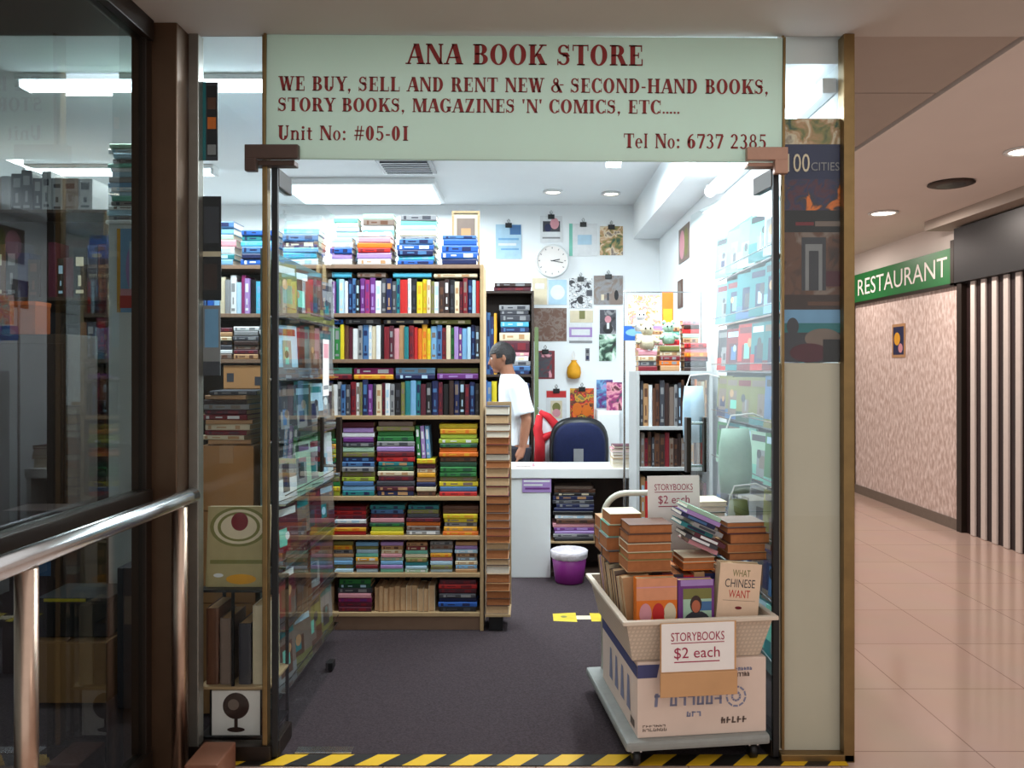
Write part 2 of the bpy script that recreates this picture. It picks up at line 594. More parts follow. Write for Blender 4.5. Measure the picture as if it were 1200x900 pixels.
def glyph(ch):
    """quads of a bold high-contrast serif letter, cap height 1; returns (quads, advance)"""
    q = []
    T, t = T_, t_
    X = .70

    def V(x, y0=0, y1=1, w=T, s=.065, bot=True, top=True):
        q.append([(x, y0), (x + w, y0), (x + w, y1), (x, y1)])
        if bot:
            H(x - s, x + w + s, y0)
        if top:
            H(x - s, x + w + s, y1 - t)

    def H(x0, x1, y, w=t):
        q.append([(x0, y), (x1, y), (x1, y + w), (x0, y + w)])

    def D(x0, y0, x1, y1, w):
        q.append([(x0, y0), (x0 + w, y0), (x1 + w, y1), (x1, y1)])

    def A(cx, cy, rx, ry, a0, a1, tw=T, th=t, n=14):
        for i in range(n):
            b0, b1 = math.radians(a0 + (a1 - a0) * i / n), math.radians(a0 + (a1 - a0) * (i + 1) / n)
            q.append([(cx + rx * math.cos(b0), cy + ry * math.sin(b0)), (cx + rx * math.cos(b1), cy + ry * math.sin(b1)),
                      (cx + (rx - tw) * math.cos(b1), cy + (ry - th) * math.sin(b1)), (cx + (rx - tw) * math.cos(b0), cy + (ry - th) * math.sin(b0))])

    def dot(x, y, r=.1):
        q.append([(x + r * math.cos(k * math.pi / 4), y + r * math.sin(k * math.pi / 4)) for k in range(8)])

    def sS(w, h, y=0):
        rx = w / 2
        A(rx, y + h * .74, rx * .92, h * .26, 20, 270, .13, .075)
        A(rx, y + h * .27, rx, h * .27, -160, 90, .15, .075)
        D(rx * .55, y + h * .62, rx * .95, y + h * .42, .34 * w / .6)
        V(w - .08, y + h * .68, y + h, .05, 0, False, False)
        V(.0, y, y + h * .3, .05, 0, False, False)

    adv = .8
    if ch == 'A':
        D(.02, 0, .34, 1, t + .02); D(.55, 0, .30, 1, T + .03); H(.18, .6, .3); H(-.06, .2, 0); H(.46, .84, 0); adv = .80
    elif ch == 'N':
        V(.08, w=t + .02); V(.66, w=t + .02, bot=False); D(.6, 0, .06, 1, T); adv = .84
    elif ch == 'B':
        V(.08); H(.1, .45, 0); H(.1, .42, .93); H(.1, .45, .49)
        A(.38, .745, .27, .255, -90, 90); A(.38, .265, .32, .265, -90, 90); adv = .74
    elif ch == 'O':
        A(.39, .5, .39, .52, 0, 360, n=26); adv = .82
    elif ch == 'K':
        V(.08); D(.24, .38, .62, 1, t + .03); D(.58, 0, .32, .56, T + .02); H(.5, .84, .925); H(.48, .86, 0); adv = .86
    elif ch == 'S':
        sS(.56, 1); adv = .64
    elif ch == 'T':
        V(.27, top=False); H(0, .73, .925); V(0, .7, 1, .05, 0, False, False); V(.68, .7, 1, .05, 0, False, False); adv = .76
    elif ch == 'R':
        V(.08); H(.1, .42, .93); H(.1, .42, .46); A(.38, .73, .29, .27, -90, 90); D(.56, 0, .34, .5, T + .01); H(.52, .84, 0); adv = .82
    elif ch in 'ELF':
        V(.08); adv = .70
        if ch != 'L':
            H(.1, .62, .925); V(.57, .68, 1, .05, 0, False, False); H(.2, .46, .47); V(.43, .36, .64, .05, 0, False, False)
        if ch != 'F':
            H(.1, .64, 0); V(.60, 0, .32, .05, 0, False, False)
    elif ch == 'W':
        D(.24, 0, .02, 1, T); D(.30, 0, .50, 1, t + .02); D(.64, 0, .40, 1, T); D(.70, 0, .92, 1, t + .02)
        H(-.05, .28, .925); H(.34, .66, .925); H(.8, 1.1, .925); adv = 1.08
    elif ch == 'U':
        V(.08, .25, 1, bot=False); V(.60, .25, 1, t + .02, bot=False); A(.375, .3, .295, .32, 180, 360, T, t); adv = .8
    elif ch == 'Y':
        V(.30, 0, .45, top=False); D(.30, .42, .02, 1, T); D(.38, .42, .62, 1, t + .02); H(-.06, .3, .925); H(.5, .8, .925); adv = .76
    elif ch == 'D':
        V(.08); H(.1, .4, 0); H(.1, .4, .925); A(.36, .5, .38, .5, -90, 90); adv = .82
    elif ch in 'CG':
        A(.40, .5, .40, .52, 42, 318, n=22); V(.66, .64, 1, .05, 0, False, False); adv = .76
        if ch == 'C':
            V(.66, .04, .3, .05, 0, False, False)
        else:
            V(.52, .06, .42, bot=False); adv = .82
    elif ch == 'M':
        V(.08, w=t + .02); V(.76, w=T); D(.44, 0, .10, 1, T); D(.44, 0, .80, 1, t); adv = 1.04
    elif ch == 'Z':
        D(.04, 0, .42, 1, T + .03); H(.04, .66, 0); H(.06, .62, .925); V(.06, .7, 1, .05, 0, False, False); V(.62, 0, .3, .05, 0, False, False); adv = .72
    elif ch in 'I1':
        V(.10 if ch == 'I' else .14); adv = .42 if ch == 'I' else .48
    elif ch == 'H':
        V(.08); V(.60); H(.2, .66, .47); adv = .92
    elif ch == '&':
        A(.34, .76, .2, .24, 0, 360, .12, .06, 18); A(.32, .27, .32, .28, 0, 360, .16, .07, 20); D(.58, 0, .24, .72, T); H(.6, .88, .5); adv = .9
    elif ch == "'":
        q.append([(.06, .68), (.13, .68), (.2, 1), (.02, 1)]); adv = .24
    elif ch == ',':
        dot(.12, .08); q.append([(.06, -.18), (.1, -.18), (.22, .08), (.12, .04)]); adv = .3
    elif ch == '.':
        dot(.1, .09, .085); adv = .2
    elif ch == ':':
        dot(.12, .09); dot(.12, .56); adv = .3
    elif ch == '-':
        H(.02, .3, .34, .11); adv = .36
    elif ch == '#':
        D(.12, 0, .24, 1, .08); D(.36, 0, .48, 1, .08); H(.02, .66, .3, .09); H(.06, .7, .62, .09); adv = .74
    elif ch == '0':
        A(.28, .5, .28, .51, 0, 360, n=22); adv = .62
    elif ch == '5':
        H(.1, .5, .88, .12); V(.1, .5, 1, .06, 0, False, False); A(.24, .32, .29, .33, -150, 130, .16, .08); adv = .6
    elif ch == '6':
        A(.29, .32, .29, .33, 0, 360, n=20); A(.50, .45, .5, .56, 100, 190, .17, .08); adv = .64
    elif ch == '7':
        H(.02, .54, .87, .13); D(.12, 0, .42, .9, .17); V(.02, .7, 1, .05, 0, False, False); adv = .6
    elif ch == '3':
        A(.24, .74, .25, .27, -90, 150, .15, .08); A(.24, .27, .29, .29, -150, 90, .16, .08); adv = .6
    elif ch == '2':
        A(.26, .72, .26, .29, -40, 165, .16, .08); D(.02, .05, .34, .55, .12); H(.02, .54, 0, .14); adv = .62
    elif ch == '8':
        A(.28, .75, .23, .26, 0, 360, .13, .07, 18); A(.28, .27, .28, .29, 0, 360, .15, .07, 18); adv = .62
    elif ch in 'nu':
        V(.06, 0, .66, .15, .05); adv = .66
        if ch == 'n':
            A(.34, .40, .22, .27, 0, 150, .15, .08); V(.41, 0, .42, .15, .05, top=False)
    elif ch == 'i':
        V(.06, 0, .66, .15, .05); dot(.135, .86); adv = .32
    elif ch == 't':
        V(.1, .08, .86, .15, 0, False, False); H(0, .36, .58, .08); A(.26, .12, .16, .13, 180, 330, .1, .07); adv = .4
    elif ch == 'o':
        A(.26, .33, .26, .35, 0, 360, .15, .06, 20); adv = .58
    elif ch == 'e':
        A(.26, .33, .26, .35, 0, 315, .15, .06, 20); H(.1, .5, .33, .06); adv = .56
    elif ch == 'l':
        V(.06, 0, 1, .15, .05); adv = .32
    elif ch == ' ':
        adv = .36
    return q, adv + .06


def serif(text):
    x, polys = 0, []
    for ch in text:
        q, a = glyph(ch)
        polys += [[(x + u, w) for u, w in p] for p in q]
        x += a
    return polys, x


def serif_mesh(mb, text, u0, u1, w0, h, y, m):
    polys, W_ = serif(text)
    k = (u1 - u0) / W_
    for p in polys:
        mb.face([(u0 + u * k, y, w0 + w * h) for u, w in p], m)


# ------------------------------------------------------------------ the place: floors, walls, ceilings
D0 = 3.06                                   # facade plane
b = MB(); b.box(-6, 4.2, -2, 14, -.1, 0, TILE); structure(b.build('floor'))
b = MB(); b.box(-4.6, 1.22, D0 + .03, 7.3, 0, .004, CARPET); b.box(-4.6, -1.46, 1.2, D0 + .03, 0, .004, CARPET)
structure(b.build('floor_carpet'))
b = MB(); b.box(-1.19, 1.215, 3.0, 3.085, .004, .0055, HAZARD); structure(b.build('trim_1'))
b = MB(); b.box(-4.7, 1.30, 7.3, 7.4, 0, 3.1, WHITEPAINT); structure(b.build('wall_back'))
b = MB(); b.box(-4.7, -4.6, 1.1, 7.3, 0, 3.1, WHITEPAINT); structure(b.build('wall_left'))
b = MB(); b.box(-4.6, -1.46, 1.1, 1.2, 0, 3.1, WHITEPAINT); structure(b.build('wall_front'))
b = MB(); b.box(1.22, 1.26, 3.09, 7.3, 0, 3.1, WHITEPAINT); structure(b.build('wall_right'))
b = MB()
b.box(-4.7, 1.3, D0, 7.4, 3.0, 3.1, CEIL); b.box(-4.7, -1.42, 1.1, D0, 3.0, 3.1, CEIL)
structure(b.build('ceiling'))
b = MB(); b.box(.98, 1.22, D0 + .05, 7.3, 2.69, 3.0, WHITEPAINT); structure(b.build('trim_2'))
b = MB(); b.box(-4.6, -1.41, 1.2, 3.30, 2.88, 3.0, DARKWOOD); b.box(-4.6, -1.41, 3.30, 3.31, 2.88, 2.90, WHITELAM)  # made-up dark bulkhead with pale strip, in place of a reflected band
structure(b.build('reflected_band'))
b = MB(); b.box(-1.50, 4.2, 2.70, D0, 2.776, 3.1, SOFFIT); structure(b.build('trim_4'))
# corridor
b = MB(); b.box(4.05, 4.2, -2, 14, 0, 3.2, CORCEIL); structure(b.build('wall_corridor'))
b = MB(); b.box(1.3, 4.05, 12, 12.1, 0, 3.2, CREAMBOARD); structure(b.build('wall_corridor_end'))
b = MB()
b.box(2.12, 4.05, D0, 12, 2.9, 3.0, CORCEIL)
for i in range(9):
    y0 = D0 + i * 1.0
    b.box(1.26, 2.09, y0 + (.006 if i else 0), y0 + .994, 2.905, 3.0, METALTILE)
b.box(2.09, 2.12, D0, 12, 2.93, 3.0, DARKFRAME)
b.box(1.26, 2.09, D0, 12, 2.93, 3.05, DARKFRAME)
structure(b.build('ceiling_corridor'))
b = MB(); b.box(3.80, 4.05, 3.3, 7.6, 2.81, 2.899, METALTILE); structure(b.build('trim_5'))
b = MB()
b.box(4.0, 4.05, 7.35, 9.68, .10, 2.28, MOTTLE)
structure(b.build('wall_panel'))
b = MB(); b.box(3.985, 4.05, 7.35, 9.68, 0, .10, mat('grey metal skirting', (128, 116, 106), rough=.4, metal=.4)); structure(b.build('baseboard_corridor'))
b = MB()
b.box(3.97, 4.05, 7.27, 7.35, 0, 2.28, DARKFRAME)
b.box(3.97, 4.05, 9.68, 9.80, 0, 2.28, DARKFRAME)
structure(b.build('trim_6'))
SLATDARK = mat('dark maroon wall board', (44, 28, 28), rough=.5, noise=.1)
b = MB(); b.box(4.02, 4.05, 4.6, 7.27, 0, 2.29, SLATDARK); b.box(3.95, 4.05, 4.6, 7.36, 2.29, 2.79, BLACKP)
structure(b.build('wall_slatted'))
SLATWHITE = mat('white painted slat', (216, 206, 200), rough=.5, noise=.05)
for i in range(15):
    y = 7.14 - i * .165
    b = MB(); b.box(-.010, .010, -.034, .034, 0, 2.285, SLATWHITE, bev=.004)
    tag(b.build('wall_slat', loc=(4.0085, y, .002)), 'white vertical slat on the dark wall, ' + nth(i + 1) + ' counting from the restaurant panel', 'slat', 'white slats on the dark corridor wall')

# facade glass
fr = bpy.data.objects.new('window_1', None); COL.objects.link(fr); structure(fr)
fr.location = (-1.40, 2.1, 0)
b = MB(); b.box(-.005, .005, -.9, .80, .1, 2.70, G_SIDE); b.build('pane', fr)
b = MB(); b.box(-.03, .03, -.95, .82, 0, .10, DARKFRAME, .004); b.build('bottom_rail', fr)
b = MB(); b.box(-.03, .03, -.95, .82, 1.0, 1.06, DARKFRAME, .004); b.build('transom', fr)
b = MB(); b.box(-.035, .035, -.95, .82, 2.70, 2.776, DARKFRAME, .004); b.build('top_rail', fr)
b = MB()
b.box(.0, .112, .833, .95, 0, 2.776, BRONZE, .004)
b.build('corner_post', fr)
b = MB(); b.box(-.035, .02, .79, .832, 0, 2.776, DARKFRAME, .003); b.build('post_edge', fr)

w2 = bpy.data.objects.new('window_2', None); COL.objects.link(w2); structure(w2)
w2.location = (-1.13, D0, 0)
b = MB(); b.box(-.118, .12, -.005, .005, .06, 2.776, G_WIN); b.build('pane', w2)
b = MB(); b.box(-.155, .155, -.03, .03, 0, .06, DARKFRAME, .003); b.build('bottom_rail', w2)
b = MB(); b.box(.12, .14, -.02, .02, 0.06, 2.776, BRASS, .003); b.build('edge_channel', w2)
b = MB(); b.box(-.157, -.119, -.03, .02, .06, 2.776, mat('grey aluminium', (150, 146, 138), rough=.3, metal=.7), .003); b.build('edge_frame', w2)

w3 = bpy.data.objects.new('window_3', None); COL.objects.link(w3); structure(w3)
w3.location = (1.1, D0, 0)
b = MB(); b.box(-.112, .108, -.005, .005, .04, 2.776, G_WIN); b.build('pane', w3)
b = MB(); b.box(.108, .15, -.03, .03, 0, 2.776, BRASS, .004); b.build('edge_channel', w3)
b = MB(); b.box(-.122, -.112, -.012, .012, 0.04, 2.776, BRASS, .002); b.build('edge_strip', w3)
b = MB(); b.box(-.128, .108, .008, .028, .03, 1.522, CREAMBOARD, .002); b.build('lower_board', w3)
b = MB(); b.box(-.13, .15, -.03, .03, 0, .03, BRASS, .003); b.build('bottom_rail', w3)

# glass doors, both swung in
def door(name, hx, ang, mirror):
    o = bpy.data.objects.new(name, None); COL.objects.link(o); structure(o)
    o.location = (hx, D0, 0)
    o.rotation_euler = (0, 0, ang)       # local +x runs from the pivot to the free edge
    b = MB(); b.box(.0, .95, -.006, .006, .012, 2.27, G_DOOR); b.build('leaf', o)
    b = MB(); b.box(-.012, .006, -.012, .012, .012, 2.27, BLACKP, .002); b.build('pivot_edge', o)
    b = MB(); b.box(.0, .17, -.015, .015, .006, .07, DARKFRAME, .003); b.build('bottom_patch', o)
    b = MB(); b.box(.0, .17, -.015, .015, 2.20, 2.27, DARKFRAME, .003); b.build('top_patch', o)
    b = MB(); b.box(.86, .92, -.018, .018, .012, .05, BLACKP, .003); b.build('floor_lock', o)
    h = MB()
    for s in (-1, 1):
        h.box(.86, .90, s * .045 - .012, s * .045 + .012, .99, 1.26, DARKFRAME, .004)
        for z in (1.02, 1.23):
            h.tube([(.88, 0, z), (.88, s * .045, z)], .007, STEEL)
    h.build('pull_handle', o)
    return o


door('door_1', -.965, math.radians(90.5), 1)
door('door_2', .955, math.radians(97.5), -1)
PATCHL = mat('bronze patch fitting', (86, 66, 58), rough=.4, metal=.4)
PATCHR = mat('copper brown patch fitting', (176, 136, 116), rough=.4, metal=.4)
b = MB(); b.box(-1.062, -.86, 2.995, 3.0255, 2.292, 2.345, PATCHL, .004); b.box(-1.062, -1.018, 2.995, 3.0255, 2.245, 2.294, PATCHL, .004); b.box(-1.05, -.88, 3.02, 3.075, 2.272, 2.292, PATCHL, .003)
tag(b.build('door_patch_fitting'), 'dark bronze patch fitting over the left glass door pivot, under the sign corner', 'door fitting')
b = MB(); b.box(.83, .985, 2.995, 3.0255, 2.286, 2.335, PATCHR, .004); b.box(.935, .985, 2.995, 3.0255, 2.235, 2.288, PATCHR, .004); b.box(.84, .975, 3.02, 3.075, 2.268, 2.282, PATCHR, .003)
tag(b.build('door_patch_fitting'), 'copper brown patch fitting over the right glass door pivot, beside the travel posters', 'door fitting')
b = MB(); b.box(-.90, -.68, 3.09, 3.14, .0045, .010, STEEL, .001)
tag(b.build('floor_spring_plate'), 'flat grey metal floor plate at the foot of the left glass door', 'floor plate')

# ------------------------------------------------------------------ shop sign
sg = thing('shop_sign', 'wide pale green shop sign with dark red serif lettering above the doors', 'sign', (-.03, D0 - .02, 2.534), rot=(0, math.radians(.42), 0))
k = (D0 - .02) / F
SX0, SX1 = (313 - VX) * k + .03, (916 - VX) * k + .03
b = MB(); b.box(SX0, SX1, -.01, .01, -.24, .232, SIGNGLASS, .003); b.build('panel', sg)
for e_ in (SX0 - .0105, SX1 + .0005):
    b = MB(); b.box(e_, e_ + .01, -.014, .014, -.24, .235, BRASS, .002); b.build('edge_trim', sg)


def sign_line(text, x0, x1, base, cap):
    zc = 1.5 - (base - VY) * k - 2.534
    b = MB()
    u0, u1 = (x0 - VX) * k + .03, (x1 - VX) * k + .03
    unit = (u1 - u0) / serif(text)[1]
    for wd in text.split(' '):
        b = MB()
        w_ = serif(wd)[1] * unit
        serif_mesh(b, wd, u0, u0 + w_, zc, cap * k, -.0125, INK)
        b.build('word', sg)
        u0 += w_ + serif(' ')[1] * unit


sign_line('ANA BOOK STORE', 477, 755, 77.5, 24)
sign_line('WE BUY, SELL AND RENT NEW & SECOND-HAND BOOKS,', 328, 901, 109.5, 17)
sign_line("STORY BOOKS, MAGAZINES 'N' COMICS, ETC.....", 327, 797, 133.5, 16)
sign_line('Unit No: #05-01', 327, 481, 167.0, 17)
sign_line('Tel No: 6737 2385', 731, 899, 173.5, 17)

# ------------------------------------------------------------------ handrail outside the left glass
hr = thing('handrail', 'polished steel handrail on round posts in front of the left glass wall', 'handrail', (-1.275, 2.0, 0))
b = MB(); b.tube([(0, -1.0, 1.017), (0, .98, 1.017), (.005, 1.03, 1.017)], .030, STEEL, 20); b.build('rail', hr, smooth=True)
for y in (.03, .93):
    b = MB(); b.tube([(0, y, 0), (0, y, .99)], .0275, STEELWARM, 20); o = b.build('post', hr, smooth=True)
    b = MB(); b.lathe([(.05, 0), (.05, .006), (.03, .012)], STEELWARM, (0, y, 0)); b.build('base_flange', o)
pl = MB(); pl.box(-.06, .06, -.09, .09, 0, .10, mat('reddish brown timber block', (132, 84, 62), rough=.5, noise=.2, scale=10), .008)
tag(pl.build('timber_block', loc=(-1.15, 2.90, .001)), 'low reddish brown block on the floor at the foot of the bronze corner post', 'block')

# ------------------------------------------------------------------ books
COUNT = {}


def book_mb(L, t, d, cover, accent, page, M=None):
    """upright: x thickness, y from spine (0) back to fore edge (d), z length"""
    b = MB()
    c, a = cov(cover), cov(accent)
    th = min(.003, t * .12)
    h = t / 2
    prof = [(-h, d), (-h, .003), (-h * .6, 0), (h * .6, 0), (h, .003), (h, d), (h - th, d), (h - th, th + .003), (-h + th, th + .003), (-h + th, d)]
    n = len(prof)
    vs = [(x, y, z) for z in (0, L) for x, y in prof]
    fs = [(i, (i + 1) % n, n + (i + 1) % n, n + i) for i in range(n)]
    fs += [tuple(reversed((0, 1, 8, 9))), tuple(reversed((1, 2, 3, 4, 7, 8))), tuple(reversed((4, 5, 6, 7)))]
    fs += [(n, n + 1, n + 8, n + 9), (n + 1, n + 2, n + 3, n + 4, n + 7, n + 8), (n + 4, n + 5, n + 6, n + 7)]
    b.add(vs, fs, c)
    b.box(-h + th, h - th, th + .003, d - .004, .003, L - .003, page)
    y = -.0004
    w = h * .6
    if accent != cover:
        z0, z1 = L * R.uniform(.55, .7), L * R.uniform(.78, .9)
        b.face([(-w, y, z0), (w, y, z0), (w, y, z1), (-w, y, z1)], a)
        z0 = L * R.uniform(.06, .12)
        b.face([(-w, y, z0), (w, y, z0), (w, y, z0 + L * .07), (-w, y, z0 + L * .07)], a)
        z0, z1 = L * R.uniform(.2, .3), L * R.uniform(.4, .5)
        b.face([(-w * .4, y, z0), (w * .4, y, z0), (w * .4, y, z1), (-w * .4, y, z1)], a)
    return b


def upright(name, x, y, z, L, t, d, cover, accent, label, group, page=PAGE, fore=False, rz=0, lean=0, cat='book'):
    """x = centre of the thickness, y = front, z = foot"""
    b = book_mb(L, t, d, cover, accent, page)
    o = b.build(name)
    if fore:
        o.rotation_euler = (0, lean, math.pi + rz)
        o.location = (x, y + d, z)
    else:
        o.rotation_euler = (0, lean, rz)
        o.location = (x, y, z)
    return tag(o, label, cat, group)


def lying(name, x0, y, z, L, t, d, cover, accent, label, group, page=PAGE, fore=False, rz=0, cat='book'):
    """x0 = left end, y = front, z = underside"""
    b = book_mb(L, t, d, cover, accent, page)
    o = b.build(name)
    q = Matrix.Rotation(math.pi / 2, 4, 'Y')
    off = Vector((0, 0, t / 2))
    if fore:
        q = Matrix.Rotation(math.pi, 4, 'Z') @ q
        off += Vector((L, d, 0))
    M = Matrix.Translation((x0 + L / 2, y + d / 2, z)) @ Matrix.Rotation(rz, 4, 'Z') @ Matrix.Translation((-L / 2, -d / 2, 0)) @ Matrix.Translation(off) @ q
    o.matrix_world = M
    return tag(o, label, cat, group)


ACC = ['white', 'cream', 'grey', 'taupe', 'tan', 'pale blue']


NEAR = {'white': 'pale blue', 'cream': 'tan', 'tan': 'brown', 'navy': 'mid blue', 'blue': 'navy', 'mid blue': 'navy', 'black': 'dark grey', 'dark grey': 'grey', 'maroon': 'dark red',
        'dark red': 'maroon', 'red': 'dark red', 'green': 'dark green', 'dark green': 'green', 'purple': 'lilac', 'magenta': 'purple', 'yellow': 'amber', 'amber': 'orange', 'orange': 'amber',
        'brown': 'dark brown', 'dark brown': 'brown', 'grey': 'dark grey', 'taupe': 'brown', 'teal': 'navy', 'cyan': 'light blue', 'olive': 'taupe', 'lime': 'olive'}


def acc_for(c):
    r = R.random()
    if r < .3:
        return c
    if r < .86:
        return NEAR.get(c, c)
    return R.choice([a for a in ACC if a != c])


def fill_upright(where, group, X0, X1, Y, Z, seq, Lmin, Lmax, dmin=.14, dmax=.2, page=PAGE, fore=False, name='book', what='upright book'):
    tot = sum(w for _, w in seq)
    x = X0
    tops = []
    for i, (c, w) in enumerate(seq):
        t = w * (X1 - X0) / tot
        L = R.uniform(Lmin, Lmax)
        d = R.uniform(dmin, dmax)
        upright(name, x + t / 2, Y + R.uniform(0, .02), Z + .0005, L, t - .0012, d, c, acc_for(c),
                f'{c} {what}, {nth(i + 1)} from the left {where}', group, page, fore)
        tops.append((x, x + t, Z + L))
        x += t
    return tops


def stack(where, group, xc, Y, Z, cols, L, d, tmin=.02, tmax=.034, jx=.012, page=PAGE, fore=False, name='paperback', what='paperback lying flat', zmax=None, rzj=.03):
    """cols bottom to top"""
    z = Z + .0005
    n = len(cols)
    for i, c in enumerate(cols):
        t = R.uniform(tmin, tmax) if not isinstance(c, tuple) else c[1]
        c = c if not isinstance(c, tuple) else c[0]
        if zmax and z + t > zmax:
            break
        LL = L * R.uniform(.9, 1.0)
        dd = d * R.uniform(.88, 1.0)
        pos = 'undermost' if i == 0 else 'topmost' if i == n - 1 else f'{nth(i + 1)} from the bottom'
        lying(name, xc - LL / 2 + R.uniform(-jx, jx), Y + R.uniform(0, .012), z, LL, t, dd, c, acc_for(c),
              f'{c} {what}, {pos} {where}', group, page, fore, R.uniform(-rzj, rzj))
        z += t + .0006
    return z


# ------------------------------------------------------------------ bookcases
def bookcase(name, label, x0, x1, y0, y1, boards, wood, edge, plinth=True, back=True):
    t = thing(name, label, 'bookcase', (x0, y0, .004))
    w, d = x1 - x0, y1 - y0
    H = boards[-1] - .004
    for x in (0, w - .02):
        b = MB(); b.box(x, x + .02, 0, d, 0, H, wood, .002); b.build('side_panel', t)
    for i, z in enumerate(boards):
        z -= .004
        b = MB(); b.box(.021, w - .021, 0, d - .012, z - .022, z, edge if i >= len(boards) // 2 + 1 else wood, .002); b.build('shelf', t)
    if back:
        b = MB(); b.box(.021, w - .021, d - .011, d, 0, H, DARKWOOD); b.build('back_panel', t)
    if plinth:
        b = MB(); b.box(.021, w - .021, .02, .04, 0, boards[0] - .03, WOODGREY, .002); b.build('plinth', t)
    return t


YB = 4.54
ZS = [.108, .332, .546, .77, 1.232, 1.554, 1.816, 2.094]
XA0, XA1 = -1.165, -.245
bookcase('bookcase', 'tall pale wood bookcase packed with books, standing just inside the left door', XA0, XA1, YB, YB + .30, ZS, WOOD, WOODGREY)
XL, XR = XA0 + .024, XA1 - .024


def px(x):
    return (x - VX) * YB / F


def seqpx(s):
    """'colour:pxwidth ...' """
    out = []
    for part in s.split(','):
        c, w = part.strip().rsplit(' ', 1)
        out.append((c, float(w)))
    return out


row1 = seqpx('white 5,purple 4,teal 4,pale blue 5,white 4,navy 5,mid blue 4,black 4,purple 6,magenta 5,purple 6,white 6,dark grey 6,navy 6,dark grey 5,teal 4,red 8,white 4,black 6,yellow 6,yellow 5,cream 4,olive 4,white 5,dark brown 6,dark brown 5,black 6,cream 5,maroon 4,dark red 5,navy 5,pale blue 4,red 4')
row2 = seqpx('pale green 8,green 7,yellow 4,brown 5,maroon 5,white 6,grey 5,mid blue 7,white 4,cream 5,white 5,black 4,dark red 6,maroon 5,pink 6,tan 6,teal 5,dark red 6,red 4,orange 5,amber 6,yellow 4,light blue 7,mid blue 6,dark red 5,cream 5,green 4,lilac 5,purple 4,light blue 6,pale blue 4,navy 5,dark grey 5')
row3 = seqpx('navy 6,white 5,grey 4,mid blue 5,dark grey 5,dark red 6,white 4,olive 3,navy 6,purple 5,dark grey 4,cream 6,maroon 4,white 5,grey 5,black 7,olive 4,teal 6,light blue 6,teal 5,maroon 6,black 6,navy 7,maroon 5,black 7,dark brown 5,navy 6,black 6,maroon 5,navy 6,black 5')
TB = ' of the tall bookcase'
for nm, seq, z, L0, L1 in (('top row', row1, ZS[6], .18, .205), ('second row', row2, ZS[5], .175, .2), ('third row', row3, ZS[4], .175, .205)):
    fill_upright(f'in the {nm}{TB}', f'upright books in the {nm}{TB}', XL, XR, YB + .012, z, seq, L0, L1)


def lay_on(where, group, zs, items):
    for i, (x0, x1, cols) in enumerate(items):
        z = zs
        for j, (c, t) in enumerate(cols):
            tier = '' if len(cols) == 1 else (' lower' if j == 0 else ' upper')
            lying('book', px(x0), YB + .02 + .004 * j, z, px(x1) - px(x0) - .004, t, .15, c, acc_for(c), f'{c} book laid flat across the uprights, {nth(i + 1)} from the left,{tier} {where}', group)
            z += t + .0006


lay_on('in the top row' + TB, 'books laid on the top row', ZS[6] + .2062, [(388, 412, [('cyan', .03)]), (418, 452, [('taupe', .028)]), (460, 506, [('cyan', .026)]), (508, 560, [('cream', .022)])])
lay_on('in the second row' + TB, 'books laid on the second row', ZS[5] + .2012, [(388, 402, [('blue', .026)]), (404, 446, [('dark grey', .03)]), (449, 502, [('dark grey', .026)]), (505, 552, [('olive', .024)])])
lay_on('third row' + TB, 'books laid on the third row', ZS[4] + .2062, [(386, 412, [('dark red', .03), ('mint', .036)]), (414, 461, [('amber', .028), ('magenta', .036)]), (463, 510, [('navy', .03), ('light blue', .036)]), (512, 561, [('purple', .034), ('olive', .03)])])

# fourth opening: paperbacks lying in two tiers
ZT = ZS[3]


def stk(where, x0, x1, Z, cols, zmax, **kw):
    L = px(x1) - px(x0)
    return stack(where, 'paperbacks lying in stacks ' + where.split(' stack ')[-1], px((x0 + x1) / 2), YB + .015, Z, cols, L - .006, .15, jx=.001, rzj=.012, zmax=zmax, **kw)


row4 = [
    (386, 398, 'lime,yellow,green,olive,grey,tan,maroon,green,yellow,lime,amber,green'),
    (399, 439, 'teal,light blue,mid blue,lime,olive,grey,mid blue,navy,olive,pale green,dark grey,purple,white,lilac,maroon'),
    (440, 486, 'navy,maroon,dark grey,maroon,cream,dark green,teal,red,dark red,lilac,grey,green,green,olive,taupe'),
    (513, 561, 'red,mid blue,yellow,olive,green,green,dark green,brown,orange,orange,dark green,lime,lime,amber,yellow'),
]
for i, (x0, x1, cc) in enumerate(row4):
    stk(f'in the {nth(i + 1)} stack on the wide middle shelf{TB}', x0, x1, ZT, cc.split(','), ZS[4] - .03, tmin=.024, tmax=.030)
zz = stk(f'in the low stack under the leaning books on the middle shelf{TB}', 487, 511, ZT, 'brown,cream,navy,tan,amber,cream,maroon,yellow'.split(','), ZT + .22, tmin=.024, tmax=.028)
for i, (c, a) in enumerate((('green', .10), ('lilac', .10), ('light blue', .10))):
    upright('paperback', px(490.5 + i * 5.6), YB + .02, zz + .003, .185, .022, .13, c, 'white', f'{c} paperback leaning upright, {nth(i + 1)} of three above a low stack on the middle shelf', 'leaning paperbacks', lean=-a * .6)
row5 = [
    (386, 430, 'red,amber,maroon,white,dark red,red,dark red'),
    (432, 474, 'yellow,lime,dark green,pink,maroon,mid blue,teal'),
    (475, 516, 'grey,taupe,orange,maroon,dark grey,olive,teal'),
    (518, 561, 'orange,amber,grey,yellow,yellow,brown,brown'),
]
for i, (x0, x1, cc) in enumerate(row5):
    stk(f'in the {nth(i + 1)} stack on the third shelf up{TB}', x0, x1, ZS[2], cc.split(','), ZS[3] - .026, tmin=.021, tmax=.026)
cs6 = ['grey', 'pale green', 'cream', 'pink', 'light blue', 'olive', 'taupe', 'lilac', 'tan', 'mint', 'pale blue', 'amber', 'dark red', 'teal']
